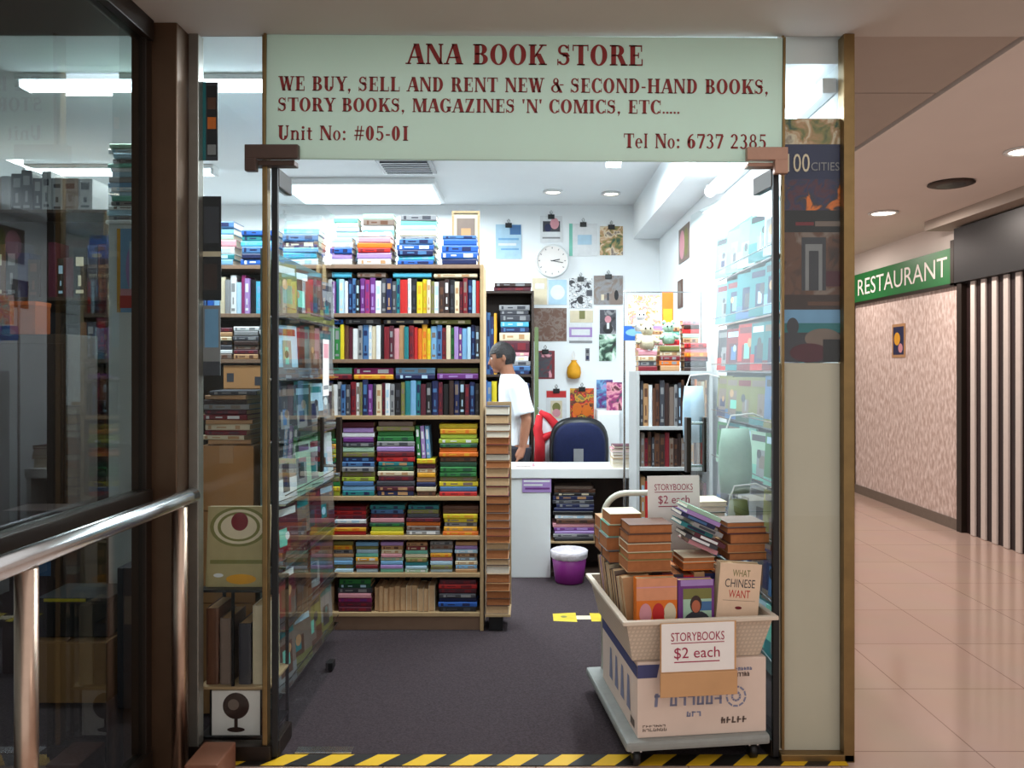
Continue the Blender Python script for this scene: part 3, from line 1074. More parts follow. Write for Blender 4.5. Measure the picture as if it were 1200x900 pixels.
for i in range(6):
    x0 = 386 + i * 29.2
    stk(f'in the {nth(i + 1)} stack on the second shelf up{TB}', x0, x0 + 28, ZS[1], [R.choice(cs6) for _ in range(8)], ZS[2] - .026, tmin=.019, tmax=.023)
stk('in the left stack on the bottom shelf' + TB, 394, 436, ZS[0], 'maroon,maroon,magenta,pink,dark grey,dark green,green'.split(','), ZS[1] - .026, tmin=.022, tmax=.028)
fill_upright('on the bottom shelf' + TB, 'tan paperbacks, page edges out, on the bottom shelf', px(438), px(509), YB + .012, ZS[0], [(R.choice(['tan', 'cream', 'tan']), R.uniform(5, 8)) for _ in range(11)], .125, .15, page=PAGE, fore=True, name='paperback', what='upright paperback with its page edges out')
stk('in the right stack on the bottom shelf' + TB, 512, 560, ZS[0], 'black,blue,navy,dark grey,maroon,red,maroon'.split(','), ZS[1] - .026, tmin=.022, tmax=.027)

# piles on the top of the tall bookcase
ZTOP = ZS[7]


def top_pile(where, x0, x1, y, cols, name='book', tmin=.024, tmax=.036, d=.17):
    kx = y / F
    stack('in the pile ' + where, 'books piled on top of the tall bookcase', ((x0 + x1) / 2 - VX) * kx, y, ZTOP, cols, (x1 - x0) * kx, d, tmin, tmax, jx=.004, name=name, what='book lying flat', rzj=.02, page=PAGE_WHITE)


top_pile('at the left front of the tall bookcase top', 387, 413, YB + .01, 'white,lilac,blue,white,pale blue'.split(','), d=.13)
top_pile('beside the left front pile on the bookcase top', 418, 459, YB + .01, 'white,lilac,red,orange,pink,white'.split(','), d=.13)
top_pile('of blue volumes at middle front of the bookcase top', 465, 509, YB + .01, 'blue,cyan,navy,blue,mid blue'.split(','), d=.13)
top_pile('of bright blue volumes at the right end of the bookcase top', 517, 560, YB + .01, [('navy', .034), ('blue', .036), ('blue', .04), ('blue', .036), ('mid blue', .02)], d=.13)
top_pile('of pale volumes behind, left end of the bookcase top', 392, 420, YB + .155, ['white', 'pale blue', 'mint', 'white', 'pale blue', 'white', 'pale green', 'pale blue', 'white', 'mint'], d=.12)  # rear piles: pale covers put the ceiling light's washing-out into the colour
top_pile('of pale volumes behind the red spines on the bookcase top', 424, 462, YB + .155, ['white', 'pale blue', 'white', 'grey', 'white', 'pink', 'pale blue', 'mint', 'white', 'taupe', 'pale green'], d=.12)
top_pile('of pale volumes behind the blue spines on the bookcase top', 468, 512, YB + .155, ['white', 'pale blue', 'cream', 'white', 'pale green', 'grey', 'cream', 'pale blue', 'mint', 'grey'], d=.12)

# second bookcase, behind the left door
XB0, XB1 = -2.02, -1.185
bookcase('bookcase', 'second wood bookcase seen through the left glass door, next to the tall bookcase', XB0, XB1, YB + .02, YB + .30, ZS, WOOD, WOODGREY)
SB = ' of the second bookcase'
fill_upright('in the top row' + SB, 'upright books in the top row' + SB, XB0 + .024, XB1 - .024, YB + .03, ZS[6], seqpx('yellow 6,lime 6,white 5,blue 6,navy 5,blue 7,light blue 5,cream 6,grey 5,white 6,pale blue 5,magenta 4,lilac 5,black 6,cyan 7,light blue 6,olive 6,amber 5,teal 6,cyan 6,red 7,pink 6,teal 6,cyan 6'), .18, .225)
for i in range(5):
    xc = XB0 + .105 + i * .152
    stack(f'in the {nth(i + 1)} stack in the second row' + SB, 'stacks in the second row' + SB, xc, YB + .03, ZS[5], R.sample(['dark brown', 'taupe', 'grey', 'white', 'dark grey', 'cream', 'brown', 'maroon', 'tan'], 7), .15, .15, .022, .03, jx=.002, name='book', what='book lying flat', zmax=ZS[6] - .026, rzj=.01)
fill_upright('in the third row' + SB, 'upright books in the third row' + SB, px(318), XB1 - .024, YB + .03, ZS[4], [(R.choice(['pale blue', 'grey', 'brown', 'white', 'teal', 'olive', 'dark grey']), R.uniform(4, 7)) for _ in range(11)], .19, .26)
for r_, (z, zm, nm, n) in enumerate(((ZS[3], ZS[4], 'wide middle shelf', 14), (ZS[2], ZS[3], 'third shelf up', 7), (ZS[1], ZS[2], 'second shelf up', 7))):
    for i in range(3):
        stack(f'in the {nth(i + 1)} stack on the {nm}' + SB, f'stacks on the {nm}' + SB, XB1 - .43 + i * .165, YB + .03, z, [R.choice(['lime', 'green', 'teal', 'grey', 'cream', 'maroon', 'mid blue', 'olive', 'tan', 'pale green']) for _ in range(n)], .155, .15, .022, .028, jx=.001, zmax=zm - .028, rzj=.01)
for i, cc in enumerate(('light blue,teal,white,pink,pale green,light blue,mid blue', 'blue,navy,mid blue,cyan,teal,blue', 'white,cyan,light blue,brown,mid blue,cyan')):
    stack(f'in the {nth(i + 1)} pile on top' + SB, 'books piled on top' + SB, -1.78 + i * .24, YB + .03, ZTOP, cc.split(','), .21, .18, .028, .042, jx=.006, name='book', what='book lying flat', page=PAGE_WHITE)
for i, (z0, z1) in enumerate(((ZS[4], ZS[4] + .15), (ZS[4] + .151, ZS[4] + .29))):
    bx = thing('cardboard_box', ('lower' if i == 0 else 'upper') + ' tan printed cardboard box of two in the third row of the second bookcase', 'box', (-1.62, YB + .03, z0 + .001), group='cardboard boxes on the second bookcase')
    b = MB(); b.box(-.12, .12, 0, .2, 0, z1 - z0 - .004, CARD, .003); b.build('body', bx)
    b = MB(); b.box(-.10, -.06, -.0008, -.0004, .04, .09, cov('dark grey')); b.box(.06, .10, -.0008, -.0004, .02, .07, cov('red' if i == 0 else 'dark grey')); b.build('printing', bx)

# tower of paperbacks at the end of the tall bookcase
tw = thing('book_stand', 'narrow wood stand at the end of the tall bookcase holding a tower of paperbacks', 'stand', (-.235, YB - .02, .004))
b = MB(); b.box(.02, .10, .02, .2, 0, .085, BLACKP, .004); b.build('base', tw)
b = MB(); b.box(0, .145, 0, .22, .085, .10, WOOD, .002); b.build('floor_board', tw)
b = MB(); b.box(0, .145, .20, .215, .10, 1.30, WOOD, .002); b.build('back_board', tw)
z = .1045
i = 0
while z < 1.275:
    t = R.uniform(.034, .056)
    c = R.choice(['tan', 'brown', 'taupe', 'brown', 'dark red', 'dark grey', 'dark brown'])
    pg = R.choice([PAGE, PAGE_BROWN, PAGE_BROWN, PAGE_WHITE])
    lying('paperback', -.233 + R.uniform(0, .006), YB - .018 + R.uniform(0, .01), z, R.uniform(.128, .137), t, .17, c, c, f'{c} paperback, page edges out, {nth(i + 1)} from the bottom of the tower beside the tall bookcase', 'tower of paperbacks', pg, True)
    z += t + .0008
    i += 1

# rear bookcase behind the man
bookcase('bookcase', 'rear bookcase with green side post against the back wall behind the man', -.42, .065, 6.95, 7.27, [.1, .45, .8, 1.12, 1.45, 2.18], DARKWOOD, DARKWOOD, plinth=False)
b = MB(); b.box(.07, .105, 6.93, 6.97, .004, 1.86, mat('green painted post', (104, 122, 78), rough=.6, noise=.15, scale=8), .003)
tag(b.build('green_post'), 'slim green upright post standing at the right side of the rear bookcase', 'post')
RB = ' of the rear bookcase'
stack('in the tall pile near the post' + RB, 'books lying in the rear bookcase', -.10, 6.96, 1.45, ['navy', 'mid blue', 'grey', 'white', 'pink', ('maroon', .1), ('cream', .07), ('navy', .05), 'cyan', ('dark grey', .06), 'dark grey', 'grey'], .27, .24, .03, .05, jx=.006, name='book', what='book lying flat', zmax=2.14)
stack('in the low pile behind the man' + RB, 'books lying in the rear bookcase low', -.10, 6.96, 1.12, ['dark green', 'teal', 'dark grey', 'maroon', 'dark brown', 'navy', 'black'], .27, .24, .035, .045, jx=.006, name='book', what='book lying flat', zmax=1.41)
fill_upright('beside the pile' + RB, 'upright books in the rear bookcase', -.39, -.26, 6.955, 1.45, [('blue', 5), ('mid blue', 4), ('navy', 4), ('amber', 3)], .5, .55)
fill_upright('beside the low pile' + RB, 'upright books low in the rear bookcase', -.39, -.26, 6.955, 1.12, [('blue', 5), ('mid blue', 4), ('yellow', 5)], .26, .29)
stack('in the short pile on top' + RB, 'books on top of the rear bookcase', -.12, 6.97, 2.18, ['maroon', 'dark brown'], .33, .22, .03, .04, jx=.004, name='book', what='book lying flat')


# ------------------------------------------------------------------ posters and pictures
def sheet(name, label, cat, x0, y0, x1, y1, Y, base, patches, group=None, clip=False, thick=.004, frame=None, mats=None):
    """flat picture at depth Y covering the given extent; patches (u0, v0, u1, v1, colour[, 'o']) with v from the top"""
    a, c = P(x0, y1, Y), P(x1, y0, Y)
    w, h = c.x - a.x, c.z - a.z
    o = thing(name, label, cat, (a.x, Y, a.z), group=group)
    b = MB()
    b.box(0, w, 0, thick, 0, h, cov(base) if isinstance(base, str) else base)
    for i, p in enumerate(patches):
        m = cov(p[4]) if isinstance(p[4], str) else p[4]
        u0, u1, z0, z1 = p[0] * w, p[2] * w, h - p[3] * h, h - p[1] * h
        yy = -.0006 - .0003 * i
        if len(p) > 5:
            b.disc(((u0 + u1) / 2, yy, (z0 + z1) / 2), (u1 - u0) / 2, m, ry=(z1 - z0) / 2)
        else:
            b.face([(u0, yy, z0), (u1, yy, z0), (u1, yy, z1), (u0, yy, z1)], m)
    b.build('print', o)
    if frame:
        b = MB(); f = .012
        b.box(-f, w + f, -.012, thick, -f, 0, frame); b.box(-f, w + f, -.012, thick, h, h + f, frame)
        b.box(-f, 0, -.012, thick, 0, h, frame); b.box(w, w + f, -.012, thick, 0, h, frame)
        b.build('frame', o)
    if clip:
        b = MB(); b.box(w / 2 - .03, w / 2 + .03, -.012, .008, h - .03, h + .012, BLACKP, .003)
        b.tube([(w / 2, 0, h + .01), (w / 2 + .012, 0, h + .035), (w / 2, 0, h + .05), (w / 2 - .012, 0, h + .035), (w / 2, 0, h + .01)], .003, STEEL, 6)
        b.build('bulldog_clip', o)
    return o


YW = 7.294
GP = 'pictures clipped to the back wall'
bw = 'on the white back wall'
sheet('poster', 'pale blue sheet with a small blue picture, leftmost clipped ' + bw, 'poster', 581, 263, 611, 303, YW, 'pale blue', [(.55, .02, .98, .3, 'mid blue'), (.1, .4, .9, .46, 'light blue'), (.1, .55, .8, .62, 'white'), (.2, .7, .9, .75, 'light blue')], GP, True)
sheet('poster', 'white sheet with pink and navy picture clipped above the wall clock', 'poster', 633, 253, 659, 284, YW, 'white', [(.12, .2, .9, .6, 'dark grey'), (.45, .08, .85, .5, 'pink', 'o'), (.2, .3, .5, .6, 'navy', 'o'), (.1, .8, .9, .86, 'grey')], GP, True)
sheet('poster', 'blank pale white sheet clipped right of the wall clock', 'poster', 667, 262, 700, 300, YW, 'white', [(0, 0, .12, 1, 'mint'), (.3, .35, .8, .65, 'pale blue')], GP, True)
sheet('poster', 'green and brown painted landscape hung highest at the right ' + bw, 'poster', 703, 265, 730, 299, YW, A_LAND, [], GP, True)
sheet('poster', 'cream sheet under the left side of the wall clock', 'poster', 624, 326, 641, 357, YW, 'cream', [(.2, .2, .8, .4, 'white')], GP)
sheet('poster', 'pale blue sheet under the wall clock beside the cream one', 'poster', 643, 328, 664, 357, YW, 'pale blue', [(.1, .2, .9, .8, 'white', 'o')], GP)
sheet('poster', 'black and white photograph mosaic right under the blank sheet', 'poster', 667, 326, 694, 361, YW, A_MONO, [(.75, .4, 1, .6, 'dark grey'), (.35, .6, .6, .85, 'black', 'o')], GP, True)
sheet('poster', 'taupe toned photograph with small dark figures ' + bw, 'poster', 696, 323, 730, 357, YW, A_GREY, [ (.25, .65, .35, .85, 'cream'), (.45, .6, .52, .85, 'dark grey'), (.7, .5, .85, .85, 'black', 'o')], GP, True)
sheet('poster', 'square dull brown relief picture below the pale sheets ' + bw, 'poster', 625, 361, 664, 400, YW, A_RELIEF, [], GP)
sheet('poster', 'cream card with olive motif, above the lilac sheet', 'poster', 668, 364, 695, 378, YW, 'cream', [(.4, 0, .65, .7, 'olive')], GP)
sheet('poster', 'pale lilac and white sheet with grey foot ' + bw, 'poster', 667, 379, 694, 402, YW, 'white', [(0, .2, 1, .7, 'lilac'), (.1, .3, .9, .6, 'white'), (0, .88, 1, 1, 'grey')], GP)
sheet('poster', 'dark portrait picture above the green one ' + bw, 'poster', 703, 363, 722, 391, YW, A_DARK, [(.3, .25, .7, .55, 'pink', 'o'), (.2, .6, .8, 1, 'black', 'o'), (.42, .55, .58, .8, 'white')], GP)
sheet('poster', 'dark picture with a pale green figure, under the portrait', 'poster', 702, 392, 722, 423, YW, A_GREEN, [], GP)
sheet('poster', 'dark red and grey poster with a figure, right of the green post', 'poster', 628, 411, 650, 444, YW, 'dark red', [(.05, .05, .85, .95, A_RED)], GP, True)
sheet('poster', 'small dark price slip ' + bw + ' by the orange pouch', 'note', 686, 408, 691, 423, YW, 'grey', [(.2, .1, .8, .4, 'dark grey'), (.2, .6, .8, .9, 'navy')], GP)
sheet('poster', 'white poster with a red heading band ' + bw, 'poster', 640, 457, 664, 494, YW, 'white', [(.02, .03, .98, .24, 'red'), (.22, .34, .78, .9, 'cream'), (.3, .4, .7, .7, 'olive', 'o'), (.3, .6, .7, .86, 'pink', 'o')], GP, True)
sheet('poster', 'orange and dark flower picture above the office chair', 'poster', 668, 455, 696, 495, YW, A_FLOWER, [(0, .9, 1, 1, 'black'), (.1, .42, .5, .8, 'orange', 'o'), (.5, .48, .9, .82, 'orange', 'o')], GP, True)
sheet('poster', 'blue and purple cover picture left of the right hand shelves', 'poster', 699, 445, 718, 478, YW, A_BLUE, [], GP)
sheet('picture', 'small framed beige picture leaning on the right end of the bookcase top, behind blue books', 'picture', 532, 250, 560, 308.5, YB + .2, 'cream', [(.12, .1, .88, .6, 'taupe'), (.3, .3, .7, .5, 'tan')], frame=WOOD)
# clock
ck = thing('wall_clock', 'round white wall clock hanging on the back wall', 'clock', P(647, 306, YW), 0)
M = Matrix.Rotation(math.pi / 2, 4, 'X')
b = MB(); b.lathe([(.15, 0), (.155, .01), (.150, .03), (.138, .034), (.135, .024)], WHITELAM, n=36, M=M); b.build('rim', ck, smooth=True)
b = MB(); b.disc((0, -.0255, 0), .135, PAPER, n=36)
for i in range(12):
    a = i * math.pi / 6
    b.box(-.004, .004, -.0265, -.026, .11, .125, cov('grey'), M=Matrix.Rotation(a, 4, 'Y'))
b.build('face', ck)
b = MB(); b.box(-.004, .004, -.029, -.028, -.01, .07, BLACKP, M=Matrix.Rotation(math.radians(80), 4, 'Y')); b.build('hour_hand', ck)
b = MB(); b.box(-.003, .003, -.031, -.030, -.015, .1, BLACKP, M=Matrix.Rotation(math.radians(100), 4, 'Y')); b.build('minute_hand', ck)
# orange pouch
o = thing('pouch', 'small orange yellow drawstring pouch hanging on the back wall', 'pouch', P(672.5, 433, YW - .05))
b = MB(); b.lathe([(.02, -.085), (.055, -.075), (.066, -.03), (.06, .02), (.03, .06), (.022, .075), (.03, .085)], mat('orange fabric', (228, 160, 28), rough=.7, noise=.15), n=18); b.build('bag', o, smooth=True)
b = MB(); b.tube([(0, 0, .08), (.015, .02, .13), (0, .045, .17), (-.015, .02, .13), (0, 0, .08)], .004, PAPER, 6); b.build('cord', o)

# pictures on the right wall at the back
for nm, lb, y0, y1, z0, z1, base, pts in (
    ('poster', 'brown and green picture on the right wall under the beam', 5.95, 6.35, 2.33, 2.6, 'taupe', (('olive', .1, .45), ('pink', .4, .9))),
    ('poster', 'small brown card on the right wall below the green picture', 6.2, 6.4, 1.98, 2.2, 'brown', (('taupe', .2, .8),))):
    o = thing(nm, lb, 'poster', (1.214, y0, z0), group='pictures on the right wall')
    b = MB(); b.box(0, .004, 0, y1 - y0, 0, z1 - z0, cov(base))
    for i, (c, u0, u1) in enumerate(pts):
        b.disc((-.001 - .0005 * i, (u0 + u1) / 2 * (y1 - y0), (z1 - z0) / 2), (u1 - u0) / 2 * (y1 - y0), cov(c), 'x', ry=(z1 - z0) * .42)
    b.build('print', o)

# ------------------------------------------------------------------ counter and what stands at it
YC = 5.69
ct = thing('service_counter', 'white service counter with an open front bay facing the shop entrance', 'counter', (0, YC, .004))
b = MB(); b.box(-.13, .80, 0, .42, .712, .78, WHITELAM, .004); b.build('worktop', ct)
b = MB(); b.box(-.125, .172, .012, .40, 0, .711, WHITELAM, .003); b.build('cabinet', ct)
b = MB(); b.box(.76, .79, .012, .40, 0, .711, WHITELAM, .003); b.build('end_panel', ct)
b = MB(); b.box(.173, .759, .38, .40, 0, .711, DARKWOOD); b.build('back_panel', ct)
b = MB(); b.box(.173, .56, .05, .379, .235, .25, WOOD, .002); b.build('shelf', ct)
b = MB(); b.box(.173, .56, .05, .379, .0, .03, DARKWOOD, .002); b.build('bay_floor', ct)
o = sheet('notice', 'small lilac notice stuck on the white cabinet of the counter', 'notice', 612, 561, 646, 577, YC + .0068, 'lilac', [(.05, .1, .95, .25, 'white'), (.05, .4, .7, .52, 'white'), (.1, .65, .95, .78, 'purple')])
stack('in the pile under the counter', 'magazines under the counter', .345, YC + .06, .004 + .25, ['black', 'grey', 'lilac', 'purple', 'pink', 'brown', 'white', 'black', 'navy', 'navy', 'dark grey', 'navy', 'black', 'brown', 'taupe'], .30, .22, .02, .032, jx=.01, name='magazine', what='magazine lying flat', zmax=.70)
bn = thing('waste_bin', 'purple bin lined with a white bag under the counter', 'bin', (.30, YC - .1, .0045))
b = MB(); b.lathe([(.095, 0), (.10, .01), (.125, .20), (.118, .2), (.095, .02), (.05, .015)], mat('purple plastic', (112, 26, 104), rough=.4), n=28); b.build('body', bn, smooth=True)
b = MB(); b.lathe([(.116, .165), (.128, .175), (.129, .20), (.132, .222), (.12, .228), (.11, .215), (.09, .18)], mat('white plastic bag', (226, 218, 224), rough=.45, bump=.6, scale=40), n=16); b.build('bag_liner', bn, smooth=True)
stack('beside the till papers on the counter', 'books on the counter end', .70, YC + .05, .784, [('cream', .03), ('cream', .035), ('tan', .028), ('white', .02), ('pink', .022), ('maroon', .02)], .16, .2, jx=.006, page=PAGE_WHITE, fore=True, name='book', what='book lying flat')
b = MB(); b.box(-.075, .075, -.10, .10, 0, .004, PAPER); b.box(-.06, .08, -.08, .11, .0045, .008, cov('pink')); b.box(-.05, .06, -.09, .07, .0085, .012, PAPER)
tag(b.build('paper_pile', loc=(-.02, YC + .18, .785)), 'loose white and pink papers on the counter before the man', 'papers')
b = MB(); b.box(0, .19, 0, .3, 0, 1.13, WHITELAM, .004); tb = thing('cabinet', 'plain white cabinet standing behind the office chair by the back wall', 'cabinet', (.62, 6.92, .005)); b.build('body', tb)
b = MB(); b.box(.01, .18, -.012, -.0005, .03, 1.1, WHITELAM, .003); b.build('door', tb)
o = sheet('magazine', 'magenta and dark cover standing on the white cabinet', 'magazine', 719, 455, 737, 488, 6.95, A_MAG, [], thick=.02)
o.location = (.70, 6.95, 1.1355)
# office chair
ch = thing('office_chair', 'dark blue office chair with black rim behind the counter', 'chair', (.44, 6.62, .005))
NAVYF = mat('navy chair fabric', (18, 28, 70), rough=.9, noise=.2, scale=50)
bm = MB()


def pad(mb, w, h, d, zc, yc, m, power=3.0, n=28, bow=.0):
    """rounded cushion outline in xz with thickness along y"""
    ring = []
    for k in range(n):
        a = 2 * math.pi * k / n
        c, s = math.cos(a), math.sin(a)
        ring.append((w / 2 * math.copysign(abs(c) ** (2 / power), c), h / 2 * math.copysign(abs(s) ** (2 / power), s)))
    vs, fs = [], []
    for sc, y in ((.0, -d / 2 * 1.05), (.55, -d / 2), (.9, -d / 2 * .8), (1.0, 0), (.9, d / 2 * .8), (.55, d / 2), (.0, d / 2 * 1.05)):
        for x, z in ring:
            vs.append((x * sc, yc + y + bow * (x * sc) ** 2, zc + z * sc))
    L_ = 7
    for i in range(L_ - 1):
        for k in range(n):
            fs.append((i * n + k, i * n + (k + 1) % n, (i + 1) * n + (k + 1) % n, (i + 1) * n + k))
    mb.add(vs, fs, m)


pad(bm, .44, .50, .08, .80, -.03, NAVYF, 3, bow=.3); bm.build('backrest', ch, smooth=True)
bm = MB(); pad(bm, .50, .57, .07, .805, .03, BLACKP, 3, bow=.3); bm.build('back_shell', ch, smooth=True)
bm = MB(); bm.box(-.235, .235, -.52, -.08, .43, .51, NAVYF, .03); bm.build('seat', ch, smooth=True)
bm = MB(); bm.tube([(0, -.25, .43), (0, -.25, .09)], .025, STEEL, 12); bm.build('gas_post', ch)
bm = MB(); bm.tube([(0, -.12, .45), (0, .06, .5), (0, .075, .75)], .02, BLACKP, 8); bm.build('back_bracket', ch)
for i in range(5):
    a = 2 * math.pi * i / 5 + .3
    ex, ey = .25 * math.cos(a), -.25 + .25 * math.sin(a)
    bm = MB(); bm.tube([(0, -.25, .09), (ex, ey, .065)], .016, BLACKP, 8); lg = bm.build('leg', ch)
    bm = MB(); bm.lathe([(.01, -.012), (.025, -.012), (.025, .012), (.01, .012)], BLACKP, n=14, M=Matrix.Translation((ex, ey, .025)) @ Matrix.Rotation(math.pi / 2, 4, 'X')); bm.build('castor', lg)
bm = MB(); bm.box(-.055, .025, -.118, -.114, .72, .84, cov('grey')); 
tag(bm.build('paper_tag', loc=(.44, 6.62, .005)), 'grey paper tag on the back of the office chair', 'tag')

# jacket hanging by the green post
jk = thing('jacket', 'red and white jacket hanging next to the green post behind the counter', 'jacket', (.165, 6.86, .93))
REDF = mat('red cloth', (200, 34, 44), rough=.85, noise=.18, scale=14, bump=.3)
WHF = mat('white cloth', (228, 226, 230), rough=.85, noise=.08, scale=14, bump=.3)


def loft(mb, secs, m, n=16):
    """secs: (cx, cy, z, rx, ry)"""
    vs, fs = [], []
    for cx, cy, z, rx, ry in secs:
        for k in range(n):
            a = 2 * math.pi * k / n
            vs.append((cx + rx * math.cos(a), cy + ry * math.sin(a) * (1 + .12 * math.sin(3 * a)), z))
    for i in range(len(secs) - 1):
        for k in range(n):
            fs.append((i * n + k, i * n + (k + 1) % n, (i + 1) * n + (k + 1) % n, (i + 1) * n + k))
    fs.append(tuple(range(n))[::-1]); fs.append(tuple(range((len(secs) - 1) * n, len(secs) * n)))
    mb.add(vs, fs, m)


b = MB(); loft(b, [(0.02, 0, -.24, .09, .04), (.02, 0, -.1, .085, .045), (.01, 0, .08, .09, .05), (-.02, 0, .15, .06, .04), (-.04, 0, .19, .02, .02)], WHF); b.build('body', jk, smooth=True)
b = MB(); b.tube([(-.05, -.03, .20), (.02, -.05, .16), (.09, -.04, .08), (.13, -.03, -.03), (.125, -.02, -.06)], [.02, .032, .04, .038, .03], REDF, 10); b.build('sleeve', jk, smooth=True)
b = MB(); b.tube([(-.05, -.03, .17), (-.07, -.05, .05), (-.05, -.06, -.05), (-.055, -.06, -.28)], [.03, .04, .045, .05], REDF, 10); b.build('sleeve', jk, smooth=True)
b = MB(); b.tube([(.06, -.055, .02), (.0, -.06, -.01), (-.05, -.06, -.05)], [.02, .032, .03], REDF, 8); b.build('collar', jk, smooth=True)
b = MB(); b.tube([(-.05, 0, .19), (-.07, .02, .235), (-.072, .0697, .24)], .005, STEEL, 6); b.build('hanger_hook', jk)


# ------------------------------------------------------------------ the man
SKIN = mat('brown skin', (150, 100, 76), rough=.55, noise=.08, scale=20)
SHIRT = mat('white shirt cotton', (234, 240, 246), rough=.85, noise=.05, scale=10, bump=.3)
TROUS = mat('dark trousers', (40, 40, 50), rough=.85)
HAIRM = mat('dark hair', (30, 24, 24), rough=.6, noise=.3, scale=80, bump=.6)


def skin(name, verts, edges, m, parent, root=0, sub=2):
    me = bpy.data.meshes.new(name)
    bm = bmesh.new()
    ly = bm.verts.layers.skin.verify()
    vs = []
    for i, (co, r) in enumerate(verts):
        v = bm.verts.new(co)
        r = r if isinstance(r, tuple) else (r, r)
        v[ly].radius = r
        v[ly].use_root = (i == root)
        vs.append(v)
    for a, c in edges:
        bm.edges.new((vs[a], vs[c]))
    bm.to_mesh(me)
    bm.free()
    me.materials.append(m)
    o = bpy.data.objects.new(name, me)
    COL.objects.link(o)
    o.parent = parent
    s = o.modifiers.new('skin', 'SKIN')
    s.use_smooth_shade = True
    u = o.modifiers.new('sub', 'SUBSURF')
    u.levels = u.render_levels = sub
    return o


# local frame: man faces -x, stands at the origin
man = thing('person', 'man in a white short sleeved shirt standing in profile behind the counter', 'person', (-.105, 6.37, .005))


def ell(mb, secs, m, n=20):
    """loft of ellipses (cx, z, rx front-back, ry sideways), flat ends closed"""
    vs, fs = [], []
    for cx, z, rx, ry in secs:
        for k in range(n):
            a = 2 * math.pi * k / n
            vs.append((cx + rx * math.cos(a), ry * math.sin(a), z))
    for i in range(len(secs) - 1):
        for k in range(n):
            fs.append((i * n + k, i * n + (k + 1) % n, (i + 1) * n + (k + 1) % n, (i + 1) * n + k))
    fs.append(tuple(range(n))[::-1]); fs.append(tuple(range((len(secs) - 1) * n, len(secs) * n)))
    mb.add(vs, fs, m)


HEAD = Matrix.Translation((-.085, 0, 1.585)) @ Matrix.Rotation(math.radians(-12), 4, 'Y')


def head_pt(x, y, z, g=1.0):
    """unit sphere point to the head's shape"""
    w = 1.0 - .30 * max(0, -z) ** 1.3
    dx = -.018 * max(0, -z)
    front = max(0, -x)
    dep = .100 * (1.0 - .12 * max(0, -z))
    return HEAD @ Vector((x * dep * g + dx + .012 * max(0, z) * 0, y * .077 * w * g, z * .118 * g - .012 * front * max(0, -z)))


def sphere(mb, f, m, nu=24, nv=14, keep=None):
    vs, fs = [], []
    raw = []
    for i in range(nv + 1):
        th = math.pi * i / nv
        for k in range(nu):
            a = 2 * math.pi * k / nu
            p = (math.sin(th) * math.cos(a), math.sin(th) * math.sin(a), math.cos(th))
            raw.append(p)
            vs.append(f(*p))
    for i in range(nv):
        for k in range(nu):
            q_ = (i * nu + k, (i + 1) * nu + k, (i + 1) * nu + (k + 1) % nu, i * nu + (k + 1) % nu)
            c = [sum(raw[j][d] for j in q_) / 4 for d in range(3)]
            if keep is None or keep(*c):
                fs.append(q_)
    mb.add(vs, fs, m)


def voxel(o, size, it=6):
    r = o.modifiers.new('skin surface', 'REMESH')
    r.mode = 'VOXEL'
    r.voxel_size = size
    r.use_smooth_shade = True
    sm = o.modifiers.new('smooth', 'SMOOTH')
    sm.factor = .5
    sm.iterations = it
    return o


ARMS = {-1: [(.035, -.185, 1.36), (.105, -.215, 1.10), (.075, -.205, .885), (.055, -.205, .835)],
        1: [(.0, .185, 1.36), (.0, .215, 1.10), (-.14, .19, .95), (-.18, .18, .90)]}
b = MB()
ell(b, [(.0, .80, .095, .15), (.0, .92, .108, .165), (.005, 1.08, .098, .145), (.01, 1.25, .108, .17), (.0, 1.36, .10, .175), (-.02, 1.41, .075, .12), (-.03, 1.44, .055, .07)], SKIN)
b.tube([(-.02, 0, 1.38), (-.045, 0, 1.46), (-.07, 0, 1.54)], [.07, .056, .058], SKIN, 14)
sphere(b, head_pt, SKIN)
b.tube([HEAD @ Vector((-.085, 0, .02)), HEAD @ Vector((-.104, 0, -.005)), HEAD @ Vector((-.118, 0, -.03)), HEAD @ Vector((-.098, 0, -.036))], [.008, .011, .015, .012], SKIN, 10)
b.tube([HEAD @ Vector((-.07, 0, -.09)), HEAD @ Vector((-.095, 0, -.098))], [.024, .02], SKIN, 10)
b.tube([HEAD @ Vector((-.095, 0, -.062)), HEAD @ Vector((-.102, 0, -.066))], [.022, .014], SKIN, 10)
